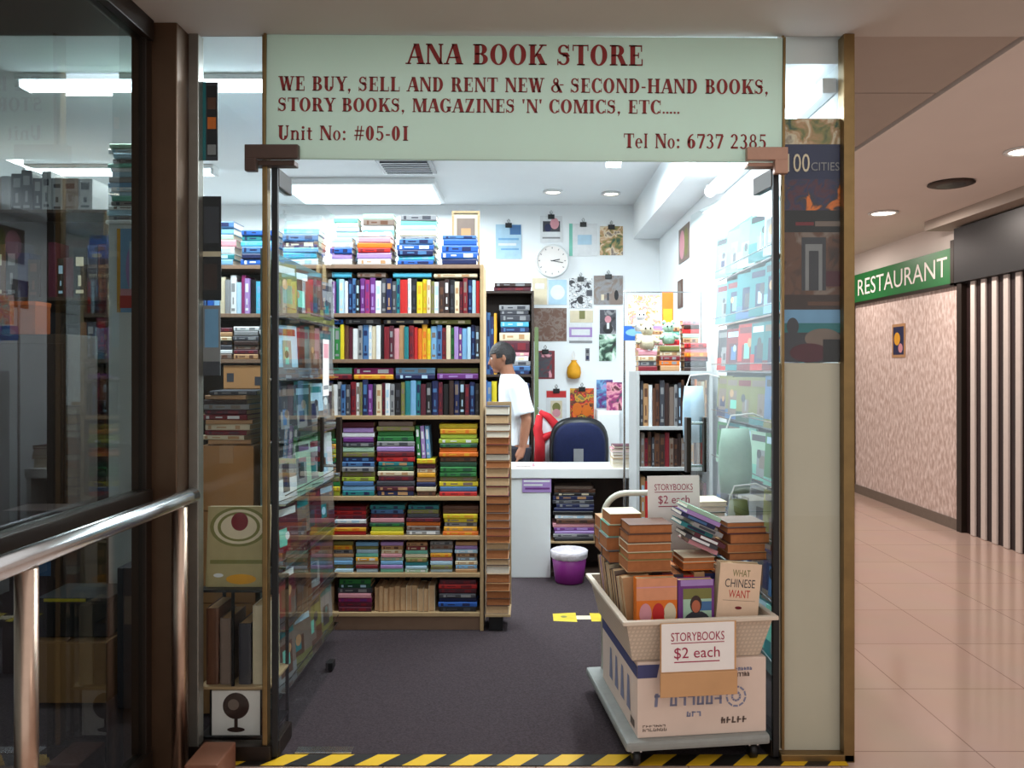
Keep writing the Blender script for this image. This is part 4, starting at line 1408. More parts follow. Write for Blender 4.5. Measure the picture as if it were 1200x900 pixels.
for sd in (-1, 1):
    sphere(b, lambda x, y, z: HEAD @ Vector((.01 + x * .017, sd * .078 + y * .009, -.005 + z * .031)), SKIN, 12, 8)
    sh, el, wr, pm = [Vector(p) for p in ARMS[sd]]
    b.tube([sh, sh.lerp(el, .5), el, el.lerp(wr, .4), wr], [.058, .050, .041, .040, .028], SKIN, 14)
    d = (pm - wr).normalized()
    side = Vector((0, 1, 0))
    b.tube([wr, wr + d * .03, wr + d * .075, wr + d * .095], [.027, .033, .036, .022], SKIN, 12)
    for j, (off, ln) in enumerate(((-.027, .068), (-.009, .078), (.009, .074), (.026, .058))):
        k0 = wr + d * .085 + side * off
        curl = Vector((-.35, 0, -.1))
        k1 = k0 + (d + curl * .3).normalized() * ln * .5
        k2 = k1 + (d + curl * 1.2).normalized() * ln * .5
        b.tube([k0, k1, k2], [.0095, .0088, .0075], SKIN, 8)
    t0 = wr + d * .035 - side * sd * .028
    b.tube([t0, t0 + d * .03 - side * sd * .018 + Vector((-.01, 0, 0)), t0 + d * .058 - side * sd * .02 + Vector((-.018, 0, 0))], [.013, .011, .009], SKIN, 8)
    b.tube([(.03, sd * .085, .90), (.02, sd * .09, .70), (.0, sd * .095, .49), (.02, sd * .10, .28), (.035, sd * .10, .09)], [.10, .088, .058, .054, .038], SKIN, 14)
    b.tube([(.045, sd * .10, .06), (-.03, sd * .105, .045), (-.15, sd * .11, .03)], [.036, .038, .026], SKIN, 12)
voxel(b.build('body', man), .0065, 4)
b = MB()
ell(b, [(.0, .83, .122, .178), (.0, .92, .128, .183), (.005, 1.08, .118, .166), (.01, 1.25, .128, .188), (.0, 1.36, .118, .192), (-.02, 1.415, .09, .135), (-.035, 1.45, .068, .085)], SHIRT)
for sd in (-1, 1):
    sh, el, wr, pm = [Vector(p) for p in ARMS[sd]]
    b.tube([sh + Vector((0, 0, .01)), sh.lerp(el, .45), sh.lerp(el, .84)], [.078, .074, .080], SHIRT, 16)
voxel(b.build('shirt', man), .009, 5)
b = MB()
ell(b, [(.005, .78, .112, .165), (.0, .90, .12, .178), (.0, .94, .118, .176)], TROUS)
for sd in (-1, 1):
    b.tube([(.03, sd * .085, .88), (.02, sd * .09, .70), (.0, sd * .095, .49), (.02, sd * .10, .28), (.035, sd * .10, .06)], [.118, .102, .078, .072, .066], TROUS, 16)
voxel(b.build('trousers', man), .01, 4)
b = MB()
sphere(b, lambda x, y, z: head_pt(x, y, z, 1.09), HAIRM, 28, 18, lambda x, y, z: (z > .42 and x > -.93) or (z > -.45 and x > .12) or (z > .05 and x > -.35 and abs(y) > .5))
sphere(b, lambda x, y, z: head_pt(x, y, z, 1.01), HAIRM, 28, 18, lambda x, y, z: (z > .42 and x > -.93) or (z > -.45 and x > .12) or (z > .05 and x > -.35 and abs(y) > .5))
b.build('hair', man, smooth=True)
for sd in (-1, 1):
    c = HEAD @ Vector((-.083, sd * .03, .008))
    b = MB(); sphere(b, lambda x, y, z: c + Vector((x, y, z)) * .0105, PAPER, 12, 8); sphere(b, lambda x, y, z: c + Vector((-.006 + x * .006, y * .006, z * .006)), BLACKP, 8, 6); b.build('eye', man, smooth=True)
    b = MB(); b.tube([HEAD @ Vector((-.082, sd * .046, .026)), HEAD @ Vector((-.096, sd * .03, .032)), HEAD @ Vector((-.099, sd * .014, .027))], [.004, .005, .004], HAIRM, 6); b.build('eyebrow', man)
    b = MB(); b.box(-.20, .07, sd * .105 - .052, sd * .105 + .052, 0, .075, BLACKP, .03); b.build('shoe', man, smooth=True)

GREYLAM = mat('pale grey laminate', (184, 186, 186), rough=.5, noise=.05)
# ------------------------------------------------------------------ right hand shelves near the counter
bookcase('display_shelf', 'white open display shelf at the right wall crowded with small books', .69, 1.17, 5.0, 5.36, [.12, .52, .88, 1.136, 1.484], GREYLAM, GREYLAM, plinth=False)
RS = ' of the white display shelf'
cR = ['brown', 'orange', 'tan', 'cream', 'dark red', 'taupe', 'brown', 'grey', 'dark brown', 'red', 'dark grey', 'tan', 'white']
for nm, z, h in (('upper shelf', 1.136, .30), ('middle shelf', .88, .22), ('lower shelf', .52, .30), ('bottom shelf', .12, .34)):
    fill_upright('on the ' + nm + RS, 'upright books on the ' + nm + RS, .72, 1.14, 5.02, z, [(R.choice(cR), R.uniform(3, 7)) for _ in range(17)], h * .8, h, name='small_book', what='small upright book')
# divider board pile on top: boxes, plush toys, calendars
for i, (x0, x1, y, cc) in enumerate(((.70, .83, 5.03, 'dark red,grey,cream,pink'), (.84, .98, 5.05, 'tan,orange,dark red,cream,olive'), (.99, 1.15, 5.03, 'dark brown,black,maroon,orange,pink,red'))):
    stack(f'in the {nth(i + 1)} pile on top' + RS, 'books piled on top' + RS, (x0 + x1) / 2, y, 1.484, cc.split(','), x1 - x0 - .01, .15, .022, .036, jx=.003, name='small_book', what='book lying flat')

for i, (x0, x1, cc) in enumerate(((.72, .80, 'grey,white,cream,olive,pink,tan,cream,white'), (.82, .90, 'brown,tan,red,cream,pale green,white,pink,cream,tan'), (.91, 1.01, 'dark red,cream,orange,white,taupe,pink,red,cream,mint,tan'), (1.02, 1.14, 'black,brown,orange,cream,dark red,white,tan,pale green,red,dark brown,pink'))):
    stack(f'in the {nth(i + 1)} pile at the back of the top' + RS, 'books piled at the back of the display shelf top', (x0 + x1) / 2, 5.215, 1.484, cc.split(','), x1 - x0 - .006, .10, .024, .034, jx=.003, name='small_book', what='book lying flat')


def plush(x, y, z, c, label, s=1.0):
    o = thing('plush_toy', label, 'toy', (x, y, z), group='plush toys on the display shelf')
    m = mat('plush ' + c, PAL[c], rough=.95, noise=.15, scale=90, bump=.6)
    b = MB(); b.lathe([(.005, 0), (.035 * s, .004), (.045 * s, .035 * s), (.036 * s, .07 * s), (.012 * s, .085 * s)], m, n=16); b.build('body', o, smooth=True)
    b = MB(); b.lathe([(.004, -.034 * s), (.026 * s, -.024 * s), (.036 * s, 0), (.028 * s, .024 * s), (.004, .034 * s)], m, (0, -.008, .105 * s), n=16); hd = b.build('head', o, smooth=True)
    for sx in (-1, 1):
        b = MB(); b.lathe([(.003, -.014 * s), (.012 * s, -.006 * s), (.013 * s, .004 * s), (.004, .014 * s)], m, (sx * .028 * s, 0, .138 * s), n=10); b.build('ear', hd, smooth=True)
        b = MB(); b.lathe([(.003, -.006 * s), (.0055 * s, 0), (.003, .006 * s)], BLACKP, (sx * .013 * s, -.042 * s, .112 * s), n=8); b.build('eye', hd)
        b = MB(); b.tube([(sx * .03 * s, -.01, .06 * s), (sx * .055 * s, -.035 * s, .035 * s)], [.014 * s, .012 * s], m, 8); b.build('arm', o, smooth=True)


plush(.765, 5.06, 1.484 + .136, 'cream', 'cream plush toy on the first pile of the white display shelf', 1.2)
plush(.905, 5.08, 1.484 + .172, 'pale green', 'pale green plush toy on the middle pile of the white display shelf', 1.0)
plush(.755, 5.262, 1.4855 + .258, 'white', 'white plush toy on the tallest left back pile of the display shelf', 1.0)
for i, (x0, y0, x1, y1, base, pt, lb) in enumerate((
    (736, 346, 774, 380, A_COLL, [], 'pink and orange collage card hanging over the display shelf'),
    (776, 343, 789, 381, 'orange', [(.1, .5, .9, .95, 'amber')], 'plain orange card hanging beside the pink collage'),
    (731, 382, 754, 399, 'blue', [(.1, .2, .9, .7, 'light blue', 'o')], 'bright blue card below the pink collage'),
    (756, 382, 776, 397, 'lilac', [(.1, .2, .9, .6, 'pink')], 'lilac card below the pink collage'))):
    o = sheet('greeting_card', lb, 'card', x0, y0, x1, y1, 5.40, base, pt, 'cards over the white display shelf')
# a wire rail that carries those cards
rl = thing('card_rail', 'thin steel card rail on two posts behind the white display shelf', 'rail', (0, 5.412, 0))
b = MB(); b.tube([(.66, 0, 2.02), (1.2, 0, 2.02)], .004, STEEL, 6); b.tube([(.66, 0, 1.77), (1.2, 0, 1.77)], .004, STEEL, 6); b.build('bar', rl)
b = MB(); b.tube([(.665, 0.006, 0.005), (.665, 0.006, 2.03)], .008, STEEL, 8); b.build('post', rl)
b = MB(); b.tube([(1.19, 0.006, 0.005), (1.19, 0.006, 2.03)], .008, STEEL, 8); b.build('post', rl)

# ------------------------------------------------------------------ magazines racked along both sides of the entrance
def mag_rack(name, label, xw, face, ys, zs, w, h, cols, group, where, skip=()):
    """vertical rack; face = +1 faces +x, -1 faces -x"""
    y0, y1 = ys[0] - w / 2 - .03, ys[-1] + w / 2 + .03
    t = thing(name, label, 'rack', (xw, y0, .005))
    b = MB(); b.box(min(0, -face * .02), max(0, -face * .02), 0, y1 - y0, 0, zs[-1] + h + .02, mat('grey green rack board', (92, 112, 112), rough=.6), .003); b.build('back_board', t)
    for z in zs:
        b = MB(); b.box(min(.0005 * face, face * .05), max(.0005 * face, face * .09), .0, y1 - y0, z - .016, z - .006, STEEL, .002)
        b.tube([(face * .088, 0, z + .03), (face * .088, y1 - y0, z + .03)], .003, STEEL, 6)
        b.build('ledge', t)
    for i, z in enumerate(zs):
        for j, y in enumerate(ys):
            c = cols[(len(zs) - 1 - i) % len(cols)]
            c = R.choice(c)
            c2, c3 = R.choice(['white', 'pale blue', 'teal', 'dark red', 'dark grey', 'taupe', NEAR.get(c, c)]), R.choice(['mint', 'white', 'navy', 'dark grey', 'teal', 'taupe'])
            hh = h * R.uniform(.87, .93)
            ww = w * R.uniform(.93, .99)
            m = MB()
            m.box(-.004, .004, -ww / 2, ww / 2, 0, hh, cov(c), .001)
            xx = face * .0046
            m.face([(xx, -ww * .42, hh * .8), (xx, ww * .42, hh * .8), (xx, ww * .42, hh * .93), (xx, -ww * .42, hh * .93)], cov(c2))
            def pt(y0_, y1_, z0_, z1_, c_, n_):
                x_ = xx + face * .0003 * n_
                m.face([(x_, y0_ * ww, z0_ * hh), (x_, y1_ * ww, z0_ * hh), (x_, y1_ * ww, z1_ * hh), (x_, y0_ * ww, z1_ * hh)], cov(c_))
            pt(-.5, .5, .0, R.uniform(.15, .4), R.choice(cols[(len(zs) - 1 - i) % len(cols)]), 1)
            a_, e_ = R.uniform(-.4, -.1), R.uniform(.1, .4)
            pt(a_, e_, R.uniform(.08, .2), R.uniform(.5, .72), NEAR.get(c, 'grey'), 2)
            pt(a_ + .1, e_ - .12, .25, R.uniform(.4, .6), R.choice(['dark grey', c3, NEAR.get(c3, c3)]), 3)
            m.disc((xx + face * .0013, R.uniform(-.04, .04), hh * R.uniform(.4, .62)), ww * R.uniform(.07, .13), cov(R.choice([c2, 'tan', 'dark grey'])), 'x', 10)
            o = m.build('magazine', loc=(xw + face * .05, y, z + .0005), rot=(0, face * -.05, -face * R.uniform(.12, .24)))
            tag(o, f'{c} magazine facing out, {nth(j + 1)} from the entrance in the {nth(len(zs) - i)} row down {where}', 'magazine', group)


mag_rack('magazine_rack', 'tall magazine rack along the right wall seen through the right glass door', 1.19, -1, [3.42 + .235 * i for i in range(6)], [.15 + .268 * i for i in range(8)], .225, .262,
         [['cyan', 'pale blue', 'mint', 'teal'], ['cyan', 'teal', 'teal', 'mid blue', 'light blue'], ['dark red', 'teal', 'mid blue', 'red', 'teal', 'dark grey'], ['teal', 'dark green', 'olive', 'navy', 'mid blue'], ['pale blue', 'teal', 'mint', 'green', 'pale green'], ['olive', 'grey', 'dark green', 'dark grey', 'mid blue'], ['dark grey', 'taupe', 'navy']],
         'magazines on the right wall rack', 'of the right wall rack')
mag_rack('magazine_rack', 'magazine rack behind the left glass door, facing the entrance aisle', -1.115, 1, [3.53 + .225 * i for i in range(4)], [.12 + .268 * i for i in range(7)], .215, .262,
         [['taupe', 'olive', 'grey', 'brown'], ['pale blue', 'grey', 'taupe', 'pale green'], ['pale blue', 'taupe', 'grey', 'pale green', 'dark grey'], ['pale green', 'pale blue', 'grey', 'white'], ['taupe', 'brown', 'maroon', 'dark grey'], ['brown', 'dark brown', 'maroon', 'dark grey']],
         'magazines on the left rack', 'of the left rack')

# cloudy plastic covers and cards hung in the right window by the pivot
b = MB()
st = thing('postcard_strip', 'hanging strip of blue and white postcards by the right door pivot', 'postcards', (.972, 3.10, 1.76))
for i in range(7):
    m = MB(); m.box(-.012, .012, 0, .002, i * .064, i * .064 + .06, cov(['blue', 'white', 'navy', 'pale blue', 'blue', 'dark grey', 'light blue'][i])); m.disc((0, -.001, i * .064 + .03), .008, cov(['white', 'navy', 'white', 'blue', 'pale blue', 'white', 'navy'][i]), n=10)
    m.build('postcard', st)
m = MB(); m.box(-.001, .001, .002, .004, 0, .53, BLACKP); m.build('cord', st)

# white bags in front of the rack
for i, (x, y, z0, z1, w, c, lb) in enumerate(((.955, 4.55, 1.08, 1.40, .13, 'pale blue', 'large pale blue bag hanging low on the right wall rack'), (.975, 3.72, .92, 1.22, .16, 'pale green', 'pale crumpled plastic bag hanging on the right wall rack near the pivot'), (.975, 3.66, .70, .90, .1, 'olive', 'olive yellow leaf shaped bag hanging under the pale plastic bag'))):
    o = thing('hanging_bag', lb, 'bag', (x, y, z0), group='bags hung on the right rack')
    b = MB(); h = z1 - z0
    loft(b, [(0, 0, 0, w * .42, .03), (0, 0, h * .3, w * .5, .045), (.0, 0, h * .7, w * .48, .04), (0, 0, h, w * .4, .012)], mat('bag ' + c, PAL[c], rough=.5, noise=.2, scale=12, bump=.5)); b.build('body', o, smooth=True)
    b = MB(); b.tube([(-.04, 0, h), (-.02, .0, h + .06), (.08, 0, h + .07), (1.19 - x - .086, 0, h + .05)], .004, PAPER, 6); b.build('strap', o)

# ------------------------------------------------------------------ travel posters in the right window
YP = D0 + .008
p1 = sheet('poster', 'dark blue travel poster with a large number, topmost behind the right window', 'poster', 918, 139, 989, 246.5, YP, 'navy', [(0, 0, 1, .28, A_LAND), (0, .66, 1, 1, A_DUSK)], 'travel posters behind the right window')
b = MB(); kk = YP / F
put_text(b, '100', lambda u, w: (.015 + u, -.0045, .147 + w), cov('cream'), width=.085, height=.07)
put_text(b, 'CITIES', lambda u, w: (.106 + u, -.0045, .152 + w), cov('grey'), width=.108, height=.032)
b.build('lettering', p1)
p2 = sheet('poster', 'brown poster showing a grey doorway, middle of three behind the right window', 'poster', 918, 246.5, 989, 345.5, YP, A_WALLP, [(0, 0, 1, .26, 'black'), (.3, .32, .7, .95, 'dark grey'), (.36, .4, .64, .95, 'grey'), (.42, .48, .58, .95, 'dark grey'), (.2, .14, .5, .18, 'dark red'), (.52, .13, .95, .19, 'taupe'), (.7, .72, 1, .9, 'maroon')], 'travel posters behind the right window')
p3 = sheet('poster', 'beach poster with blue sea and sand, lowest of three behind the right window', 'poster', 918, 345.5, 989, 424.5, YP, 'mid blue', [(0, 0, 1, .22, 'dark brown'), (.4, .1, 1, .16, 'brown'), (0, .22, 1, .42, 'light blue'), (0, .42, 1, .62, 'teal'), (0, .56, 1, 1, 'dark grey'), (.35, .5, .95, .8, 'taupe', 'o'), (.1, .72, .75, 1.0, 'maroon', 'o'), (.65, .66, 1, 1, 'black'), (.05, .34, .25, .6, 'dark grey', 'o')], 'travel posters behind the right window')

# things stuck inside the narrow left window
sheet('poster', 'dark framed poster with small pictures, upper one taped inside the narrow left window', 'poster', 237, 96, 255, 188, D0 + .012, 'dark grey', [(.3, .05, .95, .95, 'black'), (.35, .2, .9, .35, 'brown'), (.35, .45, .9, .6, 'orange'), (.35, .8, .9, .93, 'grey'), (0, 0, .25, 1, 'teal')], 'posters taped inside the narrow left window')
sheet('poster', 'black poster with one white strip, taped inside the narrow left window', 'poster', 237, 230, 259, 352, D0 + .012, 'black', [(0, .53, 1, .58, 'cream'), (.1, .1, .9, .45, 'dark grey'), (.1, .65, .8, .9, 'dark brown')], 'posters taped inside the narrow left window')
sheet('poster', 'plain grey sheet taped inside the narrow left window below the black poster', 'poster', 238, 358, 258, 440, D0 + .012, 'grey', [(.1, .05, .9, .6, 'light blue'), (0, .8, 1, 1, 'dark grey')], 'posters taped inside the narrow left window')

# left window floor display: boxes, magazines, black rack
bz = 0.0045
for i, (h, c, w) in enumerate(((.48, CARD, .25), (.40, CARD, .25), (.285, CARD, .235))):
    bx = thing('cardboard_box', ['lowest', 'middle', 'topmost'][i] + ' brown cardboard box of the stack behind the narrow left window', 'box', (-1.30, 3.45, bz), group='cardboard box stack in the left window')
    b = MB(); b.box(-w / 2, w / 2, 0, .3, 0, h - .004, c, .003); b.build('body', bx)
    b = MB(); b.box(-.03, .03, -.0012, .3, h - .0038, h - .003, cov('tan')); b.box(-.03, .03, -.0014, -.0004, h - .08, h - .003, cov('tan')); b.build('packing_tape', bx)
    bz += h
stack('in the leaning pile on the cardboard boxes', 'magazines piled in the left window', -1.30, 3.46, bz, ['tan', 'cream', 'dark red', 'cream', 'tan', 'dark red', 'maroon', 'grey', 'dark brown', 'tan', 'dark grey'], .20, .26, .018, .026, jx=.012, name='magazine', what='magazine lying flat', rzj=.12)
rk = thing('wire_rack', 'black two tier wire rack at the foot of the narrow left window', 'rack', (-1.275, 3.12, .0045))
b = MB()
RW, RD = .265, .24
for x in (0, RW):
    for y in (0, RD):
        b.box(x - .006, x + .006, y - .006, y + .006, 0, .63, BLACKP)
b.build('frame', rk)
for z in (.05, .245, .625):
    b = MB(); b.box(-.006, RW + .006, -.006, RD + .006, z - .006, z + .006, BLACKP if z != .245 else WOOD, .002); b.build('shelf', rk)
b = MB(); b.box(.12, .13, -.005, .005, .252, .618, BLACKP); b.build('bar', rk)
for i, (u, w, h, c) in enumerate(((.012, .05, .30, 'brown'), (.066, .045, .26, 'taupe'), (.14, .05, .24, 'dark grey'), (.195, .055, .31, 'cream'))):
    upright('book', -1.275 + u + w / 2, 3.135, .0045 + .2515, h, w - .002, .17, c, acc_for(c), f'{c} upright book, {nth(i + 1)} from the left on the upper tier of the black rack', 'books in the black rack')
# goblet picture on the lower tier
gp = thing('picture_card', 'white card picturing a dark goblet on the lower tier of the black rack', 'picture', (-1.235, 3.125, .0045 + .057))
b = MB(); b.box(0, .19, 0, .006, 0, .175, PAPER)
b.box(-.008, 0, -.002, .008, -.0, .178, BLACKP); b.box(.19, .198, -.002, .008, 0, .178, BLACKP)
b.disc((.095, -.001, .115), .052, cov('dark brown'), n=24, ry=.052); b.disc((.085, -.0014, .12), .022, cov('taupe'), n=16); b.face([(.088, -.001, .02), (.102, -.001, .02), (.102, -.001, .07), (.088, -.001, .07)], cov('dark brown')); b.disc((.095, -.0012, .022), .035, cov('dark brown'), n=16, ry=.01)
b.build('print', gp)
bk = thing('picture_book', 'large olive cream book cover with a red flower, standing on the black rack', 'book', (-1.27, 3.15, .0045 + .632), rot=(math.radians(-5), 0, 0))
b = MB(); b.box(0, .245, 0, .004, 0, .315, cov('cream')); 
OL = mat('olive cream print', (176, 162, 116), rough=.6, noise=.12)
b.face([(0, -.0006, 0), (.245, -.0006, 0), (.245, -.0006, .315), (0, -.0006, .315)], OL)
for r_, c in ((.115, cov('olive')), (.10, cov('cream')), (.085, cov('olive')), (.072, cov('cream'))):
    b.disc((.125, -.001 - (.12 - r_) * .01, .235), r_, c, n=28, ry=r_ * .68)
b.disc((.128, -.002, .255), .034, cov('dark red'), n=20, ry=.036)
b.face([(.015, -.0012, .09), (.23, -.0012, .09), (.23, -.0012, .105), (.015, -.0012, .105)], cov('olive'))
b.disc((.14, -.0013, .03), .06, cov('amber'), n=16, ry=.02)
b.disc((.05, -.0013, .045), .02, cov('white'), n=12, ry=.008)
b.build('cover', bk)
b = MB(); b.box(.003, .242, .0045, .022, .003, .312, PAGE_WHITE); b.build('page_block', bk)
b = MB(); b.box(0, .245, .0225, .0255, 0, .315, cov('cream')); b.build('back_cover', bk)

# notice on the left door
b = MB(); b.box(0, .0015, -.055, .055, 0, .27, PAPER); b.box(.0016, .0022, -.045, .045, .18, .25, cov('pink')); b.box(.0016, .0022, -.045, .045, .03, .05, cov('grey'))
tag(b.build('paper_notice', loc=(-.966, 3.83, 1.37)), 'white paper notice with a pink heading taped near the left door free edge', 'notice')

# ------------------------------------------------------------------ dim side bay behind the left glass wall
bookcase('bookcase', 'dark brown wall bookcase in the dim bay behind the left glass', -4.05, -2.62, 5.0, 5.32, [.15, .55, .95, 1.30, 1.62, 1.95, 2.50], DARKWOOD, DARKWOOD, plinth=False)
DB = ' of the dark bay bookcase'
cD = ['dark brown', 'brown', 'dark brown', 'dark grey', 'maroon', 'black', 'maroon', 'taupe', 'brown', 'navy', 'black']  # dark covers put the bay's dimness into the colour
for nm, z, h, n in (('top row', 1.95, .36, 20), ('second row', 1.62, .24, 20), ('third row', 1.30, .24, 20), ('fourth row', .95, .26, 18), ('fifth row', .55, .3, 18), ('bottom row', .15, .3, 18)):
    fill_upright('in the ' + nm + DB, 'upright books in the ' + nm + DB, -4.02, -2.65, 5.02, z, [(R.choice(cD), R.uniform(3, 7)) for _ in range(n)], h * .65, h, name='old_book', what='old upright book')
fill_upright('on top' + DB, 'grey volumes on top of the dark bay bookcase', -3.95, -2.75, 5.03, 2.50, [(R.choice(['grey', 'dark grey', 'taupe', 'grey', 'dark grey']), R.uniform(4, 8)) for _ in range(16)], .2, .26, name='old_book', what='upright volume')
b = MB(); b.box(-.075, .075, 0, .15, 0, .19, mat('orange card box', (150, 74, 36), rough=.7), .004)
ob = thing('storage_box', 'orange box on the dark bay bookcase lower step', 'box', (-2.95, 4.66, 1.70)); b.build('body', ob)
b = MB(); b.box(-.078, .078, -.003, .153, .17, .195, mat('orange card lid', (176, 84, 34), rough=.7), .003); b.build('lid', ob)
dk = thing('cabinet', 'brown low cabinet in front of the dark bay bookcase', 'cabinet', (-3.5, 4.6, .005))
b = MB(); b.box(0, .85, 0, .32, 0, 1.694, DARKWOOD, .004); b.build('body', dk)
for i in range(2):
    b = MB(); b.box(.02 + .41 * i, .42 + .41 * i, -.018, -.0005, .05, 1.64, mat('brown veneer', (58, 40, 32), rough=.5, noise=.2, scale=9), .003); d_ = b.build('door', dk)
    b = MB(); b.tube([(.38 + .08 * i, -.03, .8), (.38 + .08 * i, -.03, .95)], .006, STEEL, 8); b.build('handle', d_)
# white pillar with poster and magazine stack on it
pc = thing('display_plinth', 'tall white display plinth behind the left glass wall', 'plinth', (-2.10, 4.0, .005))
b = MB(); b.box(0, .24, 0, .28, 0, 2.22, WHITELAM, .004); b.build('body', pc)
b = MB(); b.box(-.01, .25, -.01, .29, 2.221, 2.24, WHITELAM, .003); b.build('top_board', pc)
sheet('poster', 'blue and pink poster on the white plinth behind the left glass', 'poster', 137, 268, 172, 366, 3.994, 'light blue', [(0, 0, .12, 1, 'amber'), (.88, 0, 1, 1, 'cream'), (.3, .2, .75, .75, 'lilac', 'o'), (.42, .15, .6, .8, 'pale blue'), (.1, .8, .95, .95, 'red'), (.12, .72, .9, .8, 'pink')])
stack('in the big stack on the white plinth', 'large magazines on the white plinth', -1.98, 4.01, 2.246, ['grey', 'pale blue', 'white', 'grey', 'mint', 'pale blue', 'white', 'light blue', 'grey', 'pale blue', 'white', 'mint', 'grey', 'pale blue', 'white', 'pale green'], .25, .26, .02, .028, jx=.014, name='magazine', what='magazine lying flat', rzj=.10, page=PAGE_WHITE)
# things low in the bay
bx = thing('cardboard_box', 'brown cardboard box on the floor behind the handrail glass', 'box', (-2.06, 3.56, .0045))
b = MB(); b.box(-.18, .18, 0, .3, 0, .27, CARD, .004); b.build('body', bx)
b = MB(); b.box(-.16, -.13, -.001, -.0004, .18, .24, cov('cream')); b.build('label_sticker', bx)
b = MB(); b.box(-.18, .0, -.0, .3, .2705, .276, CARD, .001); b.build('flap', bx)
bx = thing('storage_crate', 'black plastic crate standing on the floor box in the left bay', 'crate', (-2.05, 3.60, .0045 + .28))
b = MB(); b.box(-.16, .16, 0, .24, 0, .16, BLACKP, .006); b.build('body', bx)
b = MB(); b.box(-.165, .165, -.005, .245, .161, .18, BLACKP, .004); b.build('lid', bx)
b = MB(); b.box(-.13, .06, -.0062, -.0054, .163, .177, cov('yellow')); b.build('yellow_label', bx)
for i, (x, y, w, h, c) in enumerate(((-1.72, 3.5, .16, .62, 'dark grey'), (-1.70, 3.75, .2, .95, 'taupe'), (-2.42, 3.9, .3, .8, 'dark brown'))):
    bx = thing('display_box', f'{c} upright display box standing on the floor of the left bay', 'box', (x, y, .0045))
    b = MB(); b.box(-w / 2, w / 2, 0, .2, 0, h, cov(c), .004); b.build('body', bx)
    b = MB(); b.box(-w * .3, w * .3, -.001, -.0004, h * .6, h * .8, cov('mid blue' if i else 'taupe')); b.build('front_label', bx)
stack('on the tall taupe display box', 'books on the taupe display box', -1.70, 3.76, .955, ['dark grey', 'teal', 'mid blue', 'navy', 'dark green', 'yellow', 'teal', 'grey'], .17, .17, .03, .045, jx=.01, name='book', what='book lying flat', rzj=.1)

# ------------------------------------------------------------------ ceiling lamps and fittings
def batten(x, y, z, L, along_x, label, tilt=0):
    o = thing('ceiling_batten', label, 'lamp', (x, y, z), rz=0 if along_x else math.pi / 2, group='fluorescent ceiling battens')
    b = MB(); b.box(-L / 2, L / 2, -.06, .06, -.03, -.001, WHITELAM, .004); b.build('housing', o)
    for s in (-1, 1):
        b = MB(); b.tube([(-L / 2 + .02, s * .032, -.050), (L / 2 - .02, s * .032, -.050)], .016, TUBE, 10); b.build('tube', o, smooth=True)
    b = MB()
    for s in (-1, 1):
        b.box(s * (L / 2 - .01) - .01, s * (L / 2 - .01) + .01, -.055, .055, -.068, -.031, WHITELAM)
    b.build('end_holder', o)


o = thing('ceiling_panel_light', 'wide lit ceiling light panel far behind the tall bookcase, beside the air vent', 'lamp', (-1.34, 6.62, 3.0))
b = MB(); b.box(-.62, .62, -.37, .37, -.05, -.001, WHITELAM, .004); b.build('housing', o)
b = MB(); b.box(-.59, .59, -.34, .34, -.062, -.0505, mat('lit diffuser panel', (230, 244, 252), emit=1.6, noise=0), .004); b.build('diffuser', o)
batten(.62, 4.7, 3.0, 2.0, False, 'long lit fluorescent batten on the ceiling running along the white beam')
batten(-1.9, 4.1, 3.0, 1.4, True, 'lit fluorescent batten above the narrow left window and side bay')
batten(-.45, 4.0, 3.0, 1.3, True, 'lit fluorescent batten on the ceiling just behind the shop sign')
batten(-3.0, 5.9, 3.0, 1.4, True, 'lit fluorescent batten on the ceiling of the left side bay')
o = thing('wall_batten', 'lit fluorescent batten under the beam along the right wall', 'lamp', (1.16, 4.02, 2.61))
b = MB(); b.box(-.0, .055, -.9, .9, -.03, .03, WHITELAM, .004); b.build('housing', o)
b = MB(); b.tube([(-.03, -.88, -.02), (-.03, .88, -.02)], .034, TUBE, 14); b.build('tube', o, smooth=True)
b = MB(); b.box(-.05, -.0005, .88, .9, -.04, .02, WHITELAM); b.build('end_holder', o)
for i, (x, y) in enumerate((((648 - VX) * 6.73 / F, 6.73), ((716 - VX) * 6.79 / F, 6.79))):
    o = thing('ceiling_spotlight', ['left', 'right'][i] + ' one of two small round ceiling spotlights near the back wall', 'lamp', (x, y, 3.0), group='small ceiling spotlights')
    b = MB(); b.lathe([(.08, 0), (.085, -.012), (.07, -.02), (.065, -.006)], WHITELAM, n=24); b.build('rim', o, smooth=True)
    b = MB(); b.lathe([(.06, -.008), (.04, -.012), (.005, -.013)], LAMPGLOW, n=20); b.build('lens', o)
av = thing('ceiling_vent', 'dark square air vent in the shop ceiling seen below the sign', 'vent', (-.88, 5.85, 2.999))
b = MB(); b.box(-.2, .2, -.2, .2, -.02, -.001, cov('grey'), .004); b.build('frame', av)
for i in range(6):
    b = MB(); b.box(-.17, .17, -.16 + i * .06, -.13 + i * .06, -.03, -.0205, cov('dark grey')); b.build('slat', av)

